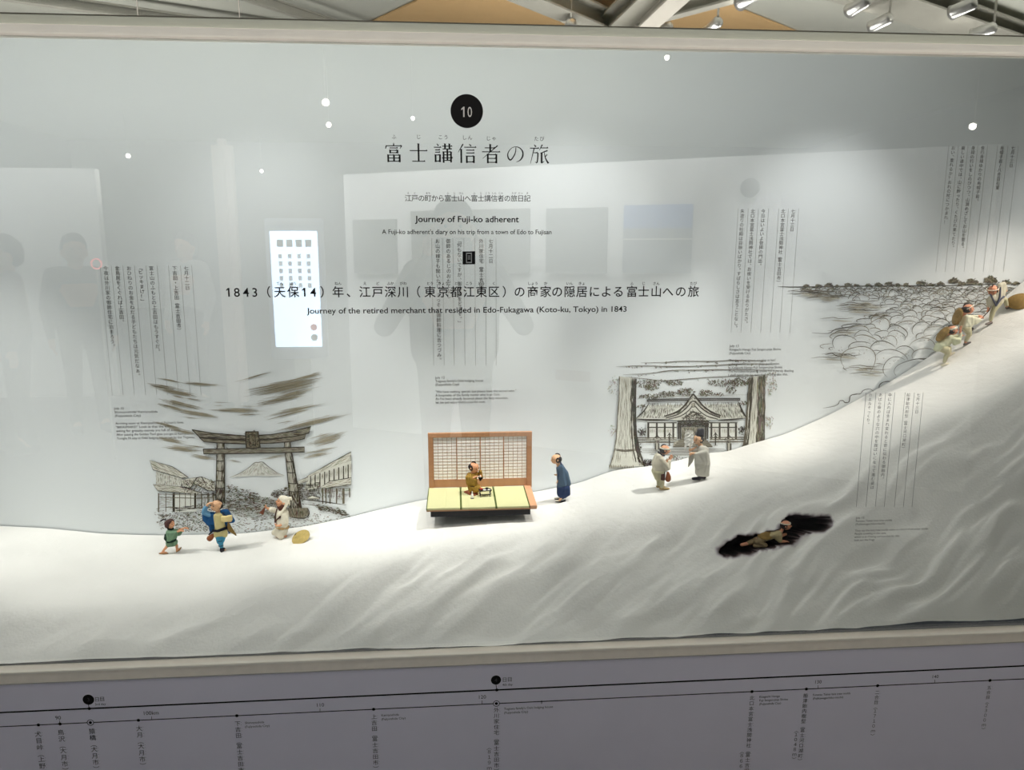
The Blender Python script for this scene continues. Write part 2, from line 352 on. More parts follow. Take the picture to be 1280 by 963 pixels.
# ------------------------------------------------------------------ the slope
bpx = [-150, 0, 60, 130, 200, 300, 380, 430, 470, 510, 532, 620, 668, 730, 750, 775, 809, 850, 878, 908, 927, 955, 980, 1035, 1085, 1120, 1167, 1200, 1240, 1260, 1280, 1330, 1400]
bpy_ = [655, 657, 660, 667, 669, 667, 658, 648, 638, 629, 624, 617, 615, 602, 593, 586, 583, 575, 566, 565, 558, 550, 543, 519, 492, 472, 442, 416, 384, 367, 350, 308, 245]
rpx = [-150, 0, 200, 330, 500, 640, 800, 1000, 1150, 1280, 1400]
rpy = [752, 752, 747, 724, 684, 662, 640, 592, 540, 480, 410]
rY = [.105, .105, .11, .14, .20, .26, .27, .25, .22, .20, .20]
bq = [P(a, b, YB) for a, b in zip(bpx, bpy_)]; BX = [v.x for v in bq]; BZ = [v.z for v in bq]
rq = [P(a, b, y) for a, b, y in zip(rpx, rpy, rY)]; RX = [v.x for v in rq]; RZ = [v.z for v in rq]
gx = np.linspace(XL - .3, XR + .3, 1200)
def gsm(v, s):
    k = np.exp(-0.5 * (np.arange(-60, 61) / s) ** 2); k /= k.sum()
    return np.convolve(np.pad(v, 60, mode='edge'), k, mode='valid')
gB = gsm(np.interp(gx, BX, BZ), 5); gR = gsm(np.interp(gx, RX, RZ), 18); gY = gsm(np.interp(gx, RX, rY), 18)
ext = gx > BX[-1]; gB = np.where(ext, gB[np.argmin(abs(gx - BX[-1]))] + (gx - BX[-1]) * 1.0, gB)
ext = gx > RX[-1]; gR = np.where(ext, gR[np.argmin(abs(gx - RX[-1]))] + (gx - RX[-1]) * 0.8, gR)
ZF = zin_b + 0.0005
gR = np.maximum(gR, (gB / (YB - gY) + .75 * ZF / gY) / (1 / (YB - gY) + .75 / gY))
gR = gsm(np.minimum(gR, gB), 8)
def H0(x, y):
    zb = np.interp(x, gx, gB); zr = np.interp(x, gx, gR); yr = np.interp(x, gx, gY)
    l1 = ZF + (zr - ZF) * y / yr
    l2 = zr + (zb - zr) * (y - yr) / (YB - yr)
    k = np.interp(x, [-.5, .5, 1.2], [.03, .04, .07])
    h = np.clip(0.5 + 0.5 * (l2 - l1) / k, 0, 1)
    h = l2 * (1 - h) + l1 * h - k * h * (1 - h)
    e = np.clip((y - YB + .10) / .10, 0, 1)
    return h * (1 - e) + np.maximum(h, zb) * e if False else h
def bumps(x, y, z):
    yr = np.interp(x, gx, gY)
    q = z * 1.0 + y * 0.5
    th = math.radians(40)
    u = -x * math.sin(th) + q * math.cos(th); v = x * math.cos(th) + q * math.sin(th)
    u = u + 0.05 * vnoise(x * 4, q * 5 + 9) + 0.02 * vnoise(x * 13 + 3, q * 13)
    n1 = vnoise(u * 11 + 3, v * 2.6); n2 = vnoise(u * 24 + 11, v * 5.5 + 5); n3 = vnoise(u * 55, v * 13 + 8); n4 = vnoise(x * 90, q * 90)
    r = 0.5 - np.abs(n1) * 2
    front = np.clip((yr + 0.03 - y) / 0.09, 0, 1); front = front * front * (3 - 2 * front)
    edge = np.clip(y / 0.04, 0, 1)
    amp = 0.0035 + 0.038 * front
    lt = np.interp(x, [-1.0, -.2, .5, 1.2], [.55, 1.0, 1.25, 2.0])
    return ((r * .16 + n1 * .5 + n2 * .42 + n3 * .16 + vnoise(x * 9 + 7, q * 9) * .45) * amp * lt + n4 * .0009 + 0.006 * vnoise(x * 6, y * 8) * (1 - front)) * edge * np.clip((YB - y) / .03, 0, 1)
def H(x, y):
    z = H0(x, y)
    return np.maximum(z + bumps(x, y, z), ZF + 0.001)
def ground(px, py):
    d = ray(px, py)
    lo = None
    ts = np.linspace((0.005 - CAM.y) / d.y, (YB - CAM.y) / d.y, 1500)
    xs = CAM.x + d.x * ts; ys = CAM.y + d.y * ts; zs = CAM.z + d.z * ts
    hz = H(xs, ys); i = np.argmax(zs <= hz)
    if not (zs <= hz).any(): i = len(ts) - 1
    return Vector((xs[i], ys[i], hz[i]))
NX, NY = 1150, 260
X = np.linspace(XL, XR, NX); Yv = np.linspace(0.008, YB, NY)
GX, GY = np.meshgrid(X, Yv)
GZ = H(GX, GY)
# the cave: a hollow pushed into the slope
cav = [(135, 590), (180, 545), (270, 505), (300, 480), (380, 485), (480, 465), (540, 440), (630, 430), (655, 390), (680, 330), (760, 300), (850, 300), (920, 320), (990, 310), (1060, 325), (1078, 350), (1060, 400), (1010, 430), (900, 440), (830, 460), (780, 500), (740, 530), (660, 540), (570, 575), (480, 585), (400, 610), (330, 615), (250, 635), (170, 640), (135, 615)]
cav = [(880 + a / 6.737, 600 + b / 6.737) for a, b in cav]
Rn = np.array(RM.inverted())
pts = np.stack([GX - CAM.x, GY - CAM.y, GZ - CAM.z], -1) @ Rn.T
SX = CX + F * pts[..., 0] / -pts[..., 2]; SY = CY - F * pts[..., 1] / -pts[..., 2]
cp = np.array(cav); inside = np.zeros(SX.shape, bool); dist = np.full(SX.shape, 1e9)
for i in range(len(cp)):
    x1, y1 = cp[i]; x2, y2 = cp[(i + 1) % len(cp)]
    cond = ((y1 > SY) != (y2 > SY)) & (SX < (x2 - x1) * (SY - y1) / (y2 - y1 + 1e-9) + x1); inside ^= cond
    t = np.clip(((SX - x1) * (x2 - x1) + (SY - y1) * (y2 - y1)) / ((x2 - x1) ** 2 + (y2 - y1) ** 2), 0, 1)
    dist = np.minimum(dist, np.hypot(SX - x1 - t * (x2 - x1), SY - y1 - t * (y2 - y1)))
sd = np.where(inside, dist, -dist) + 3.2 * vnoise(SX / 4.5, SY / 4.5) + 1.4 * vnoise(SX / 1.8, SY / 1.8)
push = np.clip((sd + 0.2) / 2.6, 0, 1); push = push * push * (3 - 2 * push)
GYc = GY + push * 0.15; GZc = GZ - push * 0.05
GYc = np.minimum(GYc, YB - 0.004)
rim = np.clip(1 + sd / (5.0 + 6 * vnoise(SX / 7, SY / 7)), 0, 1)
me = bpy.data.meshes.new('snow_slope')
vs = np.stack([GX, GYc, GZc], -1).reshape(-1, 3)
idx = np.arange(NX * NY).reshape(NY, NX)
q4 = np.stack([idx[:-1, :-1], idx[:-1, 1:], idx[1:, 1:], idx[1:, :-1]], -1).reshape(-1, 4)
me.vertices.add(len(vs)); me.vertices.foreach_set('co', vs.ravel().astype(np.float32))
me.loops.add(q4.size); me.loops.foreach_set('vertex_index', q4.ravel().astype(np.int32))
me.polygons.add(len(q4)); me.polygons.foreach_set('loop_start', np.arange(0, q4.size, 4, dtype=np.int32))
me.polygons.foreach_set('use_smooth', np.ones(len(q4), bool)); me.update(); me.validate()
at = me.attributes.new('cave_dark', 'FLOAT', 'POINT'); at.data.foreach_set('value', rim.ravel().astype(np.float32))  # colour darkens across the stained rim to near black in the hollow
ms = bpy.data.materials.new('snow_plaster'); ms.use_nodes = True; nt = ms.node_tree; bs = nt.nodes['Principled BSDF']
bs.inputs['Roughness'].default_value = 0.9; bs.inputs['Specular IOR Level'].default_value = 0.1
an = nt.nodes.new('ShaderNodeAttribute'); an.attribute_name = 'cave_dark'
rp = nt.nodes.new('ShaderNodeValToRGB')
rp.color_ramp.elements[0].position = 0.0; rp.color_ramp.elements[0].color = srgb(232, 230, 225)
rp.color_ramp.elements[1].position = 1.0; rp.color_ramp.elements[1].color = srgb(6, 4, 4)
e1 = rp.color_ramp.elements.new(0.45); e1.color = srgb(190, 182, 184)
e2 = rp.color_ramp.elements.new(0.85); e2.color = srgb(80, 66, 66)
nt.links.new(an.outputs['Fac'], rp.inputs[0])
tc = nt.nodes.new('ShaderNodeTexCoord')
n0 = nt.nodes.new('ShaderNodeTexNoise'); n0.inputs['Scale'].default_value = 5; n0.inputs['Detail'].default_value = 5; nt.links.new(tc.outputs['Object'], n0.inputs[0])
mr = nt.nodes.new('ShaderNodeMapRange'); mr.inputs[1].default_value = .3; mr.inputs[2].default_value = .7; mr.inputs[3].default_value = .93; mr.inputs[4].default_value = 1.03
nt.links.new(n0.outputs[0], mr.inputs[0])
vm = nt.nodes.new('ShaderNodeVectorMath'); vm.operation = 'SCALE'; nt.links.new(rp.outputs[0], vm.inputs[0]); nt.links.new(mr.outputs[0], vm.inputs['Scale'])
nt.links.new(vm.outputs[0], bs.inputs['Base Color'])
n1 = nt.nodes.new('ShaderNodeTexNoise'); n1.inputs['Scale'].default_value = 160; n1.inputs['Detail'].default_value = 4; nt.links.new(tc.outputs['Object'], n1.inputs[0])
bp = nt.nodes.new('ShaderNodeBump'); bp.inputs['Strength'].default_value = 0.35; bp.inputs['Distance'].default_value = 0.003
nt.links.new(n1.outputs[0], bp.inputs['Height']); nt.links.new(bp.outputs[0], bs.inputs['Normal'])
slope = link('mountain_slope', me, ms, kind='structure', label='white plaster mountain slope with a dark cave hollow')
# ------------------------------------------------------------------ lettering
_fc = bpy.data.curves.new('glyph', 'FONT'); _fo = bpy.data.objects.new('glyph', _fc); COL.objects.link(_fo)
_fc.resolution_u = 3
_gl = {}
def glyph(s, bold=0.0, align='CENTER'):
    if s == '1':      # a plain upright one with a flag
        w_ = .055 + bold; a_ = np.array([(0 - w_ + .03, 0), (.03 + w_, 0), (.03 + w_, .70), (.03 - w_ * .6, .70), (-.17, .56), (-.17, .46), (.03 - w_, .55)]) + (0 if align == 'CENTER' else .25, 0)
        return (a_, [tuple(range(7))])
    k = (s, bold, align)
    if k not in _gl:
        q_ = 1.0
        _fc.body = s; _fc.offset = bold / q_; _fc.align_x = align
        bpy.context.view_layer.update()
        m = _fo.evaluated_get(bpy.context.evaluated_depsgraph_get()).to_mesh()
        n = len(m.vertices); v = np.empty(n * 3); m.vertices.foreach_get('co', v); v = v.reshape(-1, 3)[:, :2] * q_
        _gl[k] = (v, [tuple(p.vertices) for p in m.polygons]); _fo.to_mesh_clear()
    return _gl[k]
def typeset(name, items, Y, m, parent, **kw):
    """items: (string, px, py, em height in px, options); px, py = centre of the em box, or the left end with left=True"""
    V, Fc = [], []; n = 0
    for it in items:
        s, px, py, h = it[:4]; op = it[4] if len(it) > 4 else {}
        v, f = glyph(s, op.get('bold', 0.0), 'LEFT' if op.get('left') else 'CENTER')
        if not len(v): continue
        a = P(px, py, Y); sc_ = h * depth(a) / F
        c = math.cos(op.get('rot', 0)); sn = math.sin(op.get('rot', 0))
        x = v[:, 0] * op.get('xs', 1.0); y = v[:, 1] - 0.37
        x, y = x * c - y * sn, x * sn + y * c
        V.append(np.stack([a.x + x * sc_, np.full(len(v), Y), a.z + y * sc_], 1)); Fc += [tuple(i + n for i in p) for p in f]; n += len(v)
    if not V: return None
    me = bpy.data.meshes.new(name); me.from_pydata(np.concatenate(V).tolist(), [], Fc); me.update()
    return link(name, me, m, parent, **kw)
def quadstrip(segs, Y, name, m, parent, **kw):
    """segs: lists of (px, py) polylines with widths in px, printed flat"""
    V, Fc = [], []
    for pts, w_ in segs:
        q = [P(a, b, Y) for a, b in pts]; n = len(V)
        for i, p in enumerate(q):
            d = q[min(i + 1, len(q) - 1)] - q[max(i - 1, 0)]; d.normalize(); nn = Vector((-d.z, 0, d.x)) * (w_ / 2 * depth(p) / F)
            V += [p + nn, p - nn]
        for i in range(len(q) - 1): Fc.append((n + 2 * i, n + 2 * i + 1, n + 2 * i + 3, n + 2 * i + 2))
    return link(name, meshof(V, Fc, name), m, parent, **kw)
def disc(px, py, r, Y, name, m, parent, inner=0.0, **kw):
    c = P(px, py, Y); s = depth(c) / F; V, Fc = [], []; n = 40
    for k in range(n):
        a = 2 * math.pi * k / n; V += [c + Vector((math.cos(a), 0, math.sin(a))) * r * s, c + Vector((math.cos(a), 0, math.sin(a))) * inner * s]
    for k in range(n):
        j = (k + 1) % n; Fc.append((2 * k, 2 * j, 2 * j + 1, 2 * k + 1))
    if inner == 0: V = [V[2 * k] for k in range(n)]; Fc = [tuple(range(n))]
    return link(name, meshof(V, Fc, name), m, parent, **kw)
# --- title block, printed on the outside of the glass
YG = -0.0006
disc(583.5, 139, 20.3, YG, 'number_disc', M_INK, glass, label='round black disc with a white 10')
typeset('number', [('1', 579.3, 139.5, 17.5, dict(xs=.9)), ('0', 587.2, 139.5, 17.5, dict(xs=.72))], YG - 0.0002, M_WHITEINK, glass)
# Mincho-like characters drawn stroke by stroke: h = thin horizontal with its triangle, v = thick vertical, d = tapering stroke
MIN = {
 '富': [('d', 50, 0, 50, 13, 3, 8), ('h', 10, 15, 92), ('d', 12, 14, 7, 30, 7, 4), ('d', 92, 14, 82, 30, 6, 2), ('h', 28, 26, 72), ('v', 31, 36, 53), ('v', 69, 36, 53), ('h', 31, 38, 69), ('h', 31, 50, 69), ('v', 20, 60, 98), ('v', 80, 60, 98), ('v', 50, 60, 94), ('h', 20, 62, 80), ('h', 20, 77, 80), ('h', 20, 93, 80)],
 '士': [('h', 4, 38, 97), ('v', 50, 3, 92), ('h', 16, 92, 85)],
 '講': [('d', 16, 2, 25, 12, 3, 7), ('h', 1, 20, 40), ('h', 7, 33, 34), ('h', 7, 45, 34), ('v', 9, 57, 95), ('v', 32, 57, 95), ('h', 9, 59, 32), ('h', 9, 90, 32), ('h', 44, 14, 98), ('v', 59, 2, 28), ('v', 82, 2, 28), ('h', 46, 28, 96), ('v', 71, 28, 88), ('v', 51, 42, 98), ('v', 90, 42, 96), ('h', 51, 43, 90), ('h', 51, 58, 90), ('h', 42, 73, 100), ('h', 51, 86, 90)],
 '信': [('d', 30, 2, 4, 44, 7, 2), ('v', 20, 28, 98), ('h', 36, 18, 100), ('d', 62, 2, 72, 12, 3, 8), ('h', 46, 33, 90), ('h', 46, 47, 90), ('v', 49, 62, 98), ('v', 86, 62, 98), ('h', 49, 63, 86), ('h', 49, 92, 86)],
 '者': [('h', 16, 20, 72), ('v', 45, 2, 40), ('h', 2, 40, 98), ('d', 84, 8, 5, 74, 6, 2), ('v', 32, 52, 98), ('v', 77, 52, 98), ('h', 32, 54, 77), ('h', 32, 73, 77), ('h', 32, 93, 77)],
 'の': [('c', [(54, 16, 4), (50, 45, 5), (36, 70, 6), (24, 80, 7), (13, 68, 7), (12, 46, 5), (28, 22, 3), (52, 13, 3), (76, 20, 5), (90, 40, 7), (88, 64, 8), (74, 82, 5), (56, 90, 2)])],
 '旅': [('d', 23, 1, 32, 12, 3, 8), ('h', 1, 19, 50), ('d', 23, 20, 4, 97, 6, 2), ('h', 22, 42, 43), ('c', [(43, 42, 7), (42, 70, 7), (38, 92, 6), (29, 88, 2)]), ('d', 66, 1, 50, 30, 7, 2), ('h', 58, 17, 98), ('d', 94, 30, 56, 44, 7, 3), ('v', 63, 42, 94), ('d', 63, 94, 77, 84, 7, 2), ('d', 92, 50, 80, 64, 6, 2), ('c', [(76, 38, 3), (84, 70, 6), (99, 95, 9)])],
}
def mincho(chars, Y, name, m, parent, size):
    V, Fc = [], []
    def poly(ps, o, s):
        n = len(V)
        for (x, y) in ps: V.append(Vector((o.x + (x - 50) / 100 * s, Y, o.z - (y - 50) / 100 * s)))
        Fc.append(tuple(range(n, n + len(ps))))
    for ch, px, py in chars:
        o = P(px, py, Y); s = size * depth(o) / F
        for st in MIN[ch]:
            if st[0] == 'h':
                _, x0, y, x1 = st; poly([(x0, y - 2.3), (x0, y + 2.3), (x1 - 3, y + 2.3), (x1, y + 2.3), (x1 - 3.5, y - 6), (x1 - 9, y - 2.3)], o, s)
            elif st[0] == 'v':
                _, x, y0, y1 = st; poly([(x - 6, y0 - 2.5), (x - 4.6, y0 + 2), (x - 4.6, y1), (x + 4.6, y1), (x + 4.6, y0 + 1.5), (x + 6.5, y0)], o, s)
            elif st[0] == 'd':
                _, x0, y0, x1, y1, a, b = st; d = Vector((x1 - x0, y1 - y0)).normalized(); n_ = Vector((-d.y, d.x))
                poly([(x0 + n_.x * a / 2, y0 + n_.y * a / 2), (x0 - n_.x * a / 2, y0 - n_.y * a / 2), (x1 - n_.x * b / 2, y1 - n_.y * b / 2), (x1 + n_.x * b / 2, y1 + n_.y * b / 2)], o, s)
            else:
                pp = st[1]; L1, R1 = [], []
                fine = []
                for i in range(len(pp) - 1):
                    p0, p1, p2, p3 = pp[max(i - 1, 0)], pp[i], pp[i + 1], pp[min(i + 2, len(pp) - 1)]
                    for t in np.linspace(0, 1, 5)[:-1]:
                        fine.append(tuple(0.5 * ((2 * p1[k]) + (-p0[k] + p2[k]) * t + (2 * p0[k] - 5 * p1[k] + 4 * p2[k] - p3[k]) * t * t + (-p0[k] + 3 * p1[k] - 3 * p2[k] + p3[k]) * t ** 3) for k in range(3)))
                fine.append(pp[-1])
                for i in range(len(fine) - 1):
                    q = []
                    for j in (i, i + 1):
                        a_, b_ = fine[max(j - 1, 0)], fine[min(j + 1, len(fine) - 1)]
                        d = Vector((b_[0] - a_[0], b_[1] - a_[1])).normalized(); q.append((fine[j], Vector((-d.y, d.x))))
                    (a, na), (b, nb) = q
                    poly([(a[0] + na.x * a[2] / 2, a[1] + na.y * a[2] / 2), (a[0] - na.x * a[2] / 2, a[1] - na.y * a[2] / 2), (b[0] - nb.x * b[2] / 2, b[1] - nb.y * b[2] / 2), (b[0] + nb.x * b[2] / 2, b[1] + nb.y * b[2] / 2)], o, s)
    return link(name, meshof(V, Fc, name), m, parent)
tx = [492.3, 523.2, 554.2, 583.7, 614, 644, 674]
mincho([(c, x, 191 + i * 0.35) for i, (c, x) in enumerate(zip('富士講信者の旅', tx))], YG, 'title_lettering', M_INK, glass, 23.8)
typeset('title_reading', [(s, x, y, 6.0) for s, x, y in (('ふ', 492.5, 171), ('じ', 523.2, 171), ('こ', 550.5, 171.5), ('う', 557.5, 171.5), ('し', 580.5, 172), ('ん', 587.5, 172), ('じ', 610.5, 173), ('ゃ', 617.5, 173), ('た', 670.5, 173.5), ('び', 677.5, 173.5))], YG, M_INK, glass)
# 江戸の町から富士山へ富士講信者の旅日記
l2 = '江戸の町から富士山へ富士講信者の旅日記'
it = [(c, 510.2 + i * 8.27, 247.8 + i * 0.02, 8.7, dict(bold=.004)) for i, c in enumerate(l2)]
rd = {0: 'え', 1: 'ど', 3: 'まち', 6: 'ふ', 7: 'じ', 8: 'さん', 10: 'ふ', 11: 'じ', 12: 'こう', 13: 'しん', 14: 'じゃ', 16: 'たび', 17: 'にっ', 18: 'き'}
for i, r_ in rd.items():
    for j, c in enumerate(r_): it.append((c, 510.2 + i * 8.27 + (j - (len(r_) - 1) / 2) * 3.0, 241.5, 3.0))
typeset('subtitle_lettering', it, YG, M_INK, glass)
def latin(s, x0, x1, y, h, slope=0.0, bold=0.0):
    """a line of latin letters fitted between two picture columns"""
    v, f = glyph(s, bold, 'LEFT'); wd = v[:, 0].max() - v[:, 0].min()
    a = P(x0, y, YG); return (s, x0, y, h, dict(left=True, xs=(x1 - x0) / (wd * h), bold=bold))
typeset('english_title', [latin('Journey of Fuji-ko adherent', 519.5, 650, 273.5, 10.6, bold=0.016)], YG, M_INK, glass)
typeset('english_subtitle', [latin("A Fuji-ko adherent's diary on his trip from a town of Edo to Fujisan", 477.5, 691, 289.5, 8.0, bold=0.008)], YG, M_INK, glass)
g = [('1', 285.5), ('8', 296), ('4', 307.5), ('3', 318.5), ('（', 331), ('天', 349.5), ('保', 366.3), ('1', 380.2), ('4', 391.5), ('）', 407.5), ('年', 422.5), ('、', 440), ('江', 456), ('戸', 472), ('深', 488), ('川', 504), ('（', 518.5), ('東', 537.5), ('京', 554), ('都', 570), ('江', 586.2), ('東', 601.7), ('区', 617.3), ('）', 635), ('の', 649.5), ('商', 666), ('家', 682), ('の', 696.5), ('隠', 712), ('居', 727.3), ('に', 743), ('よ', 758), ('る', 773), ('富', 789.8), ('士', 804.5), ('山', 820.3), ('へ', 835), ('の', 851), ('旅', 866.8)]
it = [(c, x, 365.3 - (x - 285) * 0.0012, 15.6 if c in '1843' else 14.8, dict(bold=.009)) for c, x in g]
rr = [(349.5, 'てん'), (366.3, 'ほう'), (422.5, 'ねん'), (456, 'え'), (472, 'ど'), (488, 'ふか'), (504, 'がわ'), (537.5, 'とう'), (554, 'きょう'), (570, 'と'), (586.2, 'こう'), (601.7, 'とう'), (617.3, 'く'), (666, 'しょう'), (682, 'か'), (712, 'いん'), (727.3, 'きょ'), (789.8, 'ふ'), (804.5, 'じ'), (820.3, 'さん'), (866.8, 'たび')]
for x, r_ in rr:
    for j, c in enumerate(r_): it.append((c, x + (j - (len(r_) - 1) / 2) * 4.4, 354.5, 4.4, dict(bold=.012)))
typeset('headline_lettering', it, YG, M_INK, glass)
typeset('english_headline', [latin('Journey of the retired merchant that resided in Edo-Fukagawa (Koto-ku, Tokyo) in 1843', 384, 790, 388.5, 10.2, bold=0.012)], YG, M_INK, glass)
# phone sign
def flat(pts, Y, name, m, parent, **kw):
    return link(name, meshof([P(a, b, Y) for a, b in pts], [tuple(range(len(pts)))], name), m, parent, **kw)
ps = flat([(578.2, 314.5), (594, 314.2), (594, 330.5), (578.2, 330.8)], YG, 'phone_sign', M_INK, glass, label='small black square with a phone pictogram')
flat([(582.6, 316), (589.8, 316), (589.8, 329), (582.6, 329)], YG - .0002, 'phone_outline', M_INK3, ps)
flat([(583.6, 317.6), (588.8, 317.6), (588.8, 327.6), (583.6, 327.6)], YG - .0004, 'phone_screen', M_INK, ps)
quadstrip([([(584.6, y), (587.8, y)], .8) for y in (320, 322, 324)], YG - .0006, 'phone_text', M_INK3, ps)

# --- diary columns
VERT = {'（': '︵', '）': '︶', '「': '﹁', '」': '﹂', '〈': '︿', '〉': '﹀'}
KAN = lambda c: '\u4e00' <= c <= '\u9fff'
def column(s, x, y, pitch, h, slope, marks=True, hint=3):
    out = []; k = 0
    for c in s:
        yy = y + k * pitch; xx = x + (yy - y) * slope
        if c == '　': k += 1; continue
        if c in '。、': out.append((c, xx + h * .55, yy - h * .55, h)); k += .8; continue
        if c in '︵（「︿〈': out.append((VERT.get(c, c), xx, yy - h * .0, h)); k += .75; continue
        if c == '～': out.append(('〜', xx, yy, h, dict(rot=-math.pi / 2))); k += 1; continue
        out.append((VERT.get(c, c), xx, yy, h))
        if marks and KAN(c):
            for j in range(2): out.append(('・', xx + h * .62, yy + (j - .5) * h * .42, h * .34))
        k += 1
    return out
def diary(name, cols, lines, ytop, ybot, pitch, h, en, Y, parent, slopefn, ink, ink2, label, enx, eny, enh=4.2, endy=4.9):
    it = []
    for s, x in cols: it += column(s, x, ytop + h * .6, pitch, h, slopefn(x))
    t = typeset(name, it, Y, ink, parent, label=label)
    quadstrip([([(x, ytop), (x + (ybot - ytop) * slopefn(x), ybot)], .42) for x in lines], Y, 'column_rule', ink2, parent)
    ei = []
    for i, (ln, wd) in enumerate(en):
        if not ln: continue
        v, f = glyph(ln, 0, 'LEFT'); w0 = v[:, 0].max() - v[:, 0].min()
        y = eny + i * endy
        ei.append((ln, enx + (y - eny) * slopefn(enx), y, enh, dict(left=True, xs=wd / (w0 * enh))))
    typeset('english_diary', ei, Y, M_INK2, parent)
sl = lambda x: (628 - x) / 5330.0
YD = YB - 0.0008
diary('diary_lettering', [('七月十二日', 232.5), ('下吉田・上吉田（富士吉田市）', 218), ('富士山のふもとの上吉田はもうすぐだ。', 189), ('「ビッキまけ！」', 175.3), ('おひねりのお金をねだる子どもたちは元気だなぁ。', 161), ('金鳥居をくぐれば上吉田。', 146.5), ('今夜は外川家の御師住宅に泊まろう。', 132)],
      [125, 139, 153.5, 168, 182.3, 196.3, 210.5, 225.5, 239.5], 332, 494, 6.1, 5.9,
      [('July 12', 12), ('Shimoyoshida/ Kamiyoshida', 52), ('(Fujiyoshida City)', 31), ('', 0), ("Arriving soon at Kamiyoshida at Fujisan's foot.", 83), ('"BIKKIMAKE!" Look at that the kids', 66), ('asking for gratuity money are full of energy.', 79), ('After passing the Golden Torii gate, you get to Kamiyoshida.', 95), ("Tonight I'll stay at Oshi lodging house run by the Togawas.", 95)],
      YD, back, lambda x: sl(x), M_INK2, M_INK3, 'seven thin columns of diary lettering above the gate drawing', 142.5, 510.6, endy=4.7)
diary('diary_lettering', [('七月十二日', 613.5), ('外川家住宅（富士吉田市）', 601.5), ('「何もないですが、御神酒をどうぞ。」', 574), ('御師のあるじのおもてなし', 560.3), ('お山の様子も聞いたし、さっそく御師料理に舌つづみ。', 547)],
      [539.5, 553, 566, 579.8, 593.5, 607, 620], 298, 457, 6.25, 5.9,
      [('July 12', 12), ("Togawa family's Oshi lodging house", 60), ('(Fujiyoshida City)', 29), ('', 0), ('"We have nothing special, but please have the sacred sake."', 101), ('A hospitality of the family master who is an Oshi.', 81), ("As I've been already lectured about the holy mountain,", 91), ("let me just enjoy Oshi's meal for now.", 62)],
      YD, back, lambda x: sl(x), M_INK2, M_INK3, 'thin columns of diary lettering behind the middle of the headline', 544, 472, endy=4.45)
diary('diary_lettering', [('七月十三日', 991.5), ('北口本宮冨士浅間神社（富士吉田市）', 979), ('今日はいよいよ登拝の門出。', 954), ('北口本宮冨士浅間神社では、お祓いを受けるありがたさ。', 941), ('朱塗りの社殿は目映いばかり。すばらしさは言うことなし。', 928)],
      [922.6, 935.3, 948, 960.7, 973.4, 985.5, 998.4], 261, 416, 5.65, 5.5,
      [('July 13', 12), ('Kitaguchi Hongu Fuji Sengen-jinja Shrine', 66), ('(Fujiyoshida City)', 27), ('', 0), ('The day of my ascent worship at last!', 60), ('I (the grateful) am to be given purification', 65), ('at Kitaguchi Hongu Fuji Sengen-jinja Shrine.', 70), ('The vermilion-lacquered shrine hall is purely dazzling.', 85), ('I shall need say no wonderful thing like this.', 77)],
      YD, back, lambda x: sl(x) * 1.03, M_INK2, M_INK3, 'thin columns of diary lettering left of the sea of clouds drawing', 912, 432.5, endy=4.55)
diary('diary_lettering', [('七月十三日', 1266.5), ('烏帽子岩～八合目石室', 1252.5), ('食行身禄ゆかりの烏帽子岩。', 1228.5), ('身禄の行いをしのびつつ、山頂めざしてお山を登る。', 1216.5), ('厳しい道中では、山に酔ったり、くたびれ果てたり。', 1204), ('おい、登れるか？おれの杖につかまれ！', 1191.5)],
      [1186, 1198, 1210, 1222.3, 1234.5, 1247, 1260, 1273], 182, 340, 5.5, 5.2, [], YD, back, lambda x: sl(x) * .98, M_INK2, M_INK3, 'thin columns of diary lettering at the upper right above the climbers', 1180, 368)
diary('diary_lettering', [('七月十三日', 1148), ('船津胎内樹型（富士河口湖町）', 1135.5), ('中に入れば生まれ変わると昔に伝わる御胎内。', 1112.5), ('あばら骨のような穴の中を腹ばいになって進む姿は', 1100.5), ('カエルそっくり。', 1088)],
      [1082.5, 1095, 1107, 1118.5, 1131.5, 1143, 1154], 491, 634, 5.25, 5.0,
      [('July 13', 11), ('Funatsu Tainai lava tree molds', 47), ('(Fujikawaguchiko-machi)', 38), ('', 0), ('They say the lava tree molds make us reborn if we enter inside.', 96), ('People crawling in the cave,', 41), ('which is as if being surrounded by ribs,', 59), ('look just like frogs.', 27)],
      -0.0006, glass, lambda x: sl(x), M_INK2, M_INK2, 'thin columns of diary lettering over the right of the snowy slope', 1070, 647.5, endy=4.0, enh=3.9)

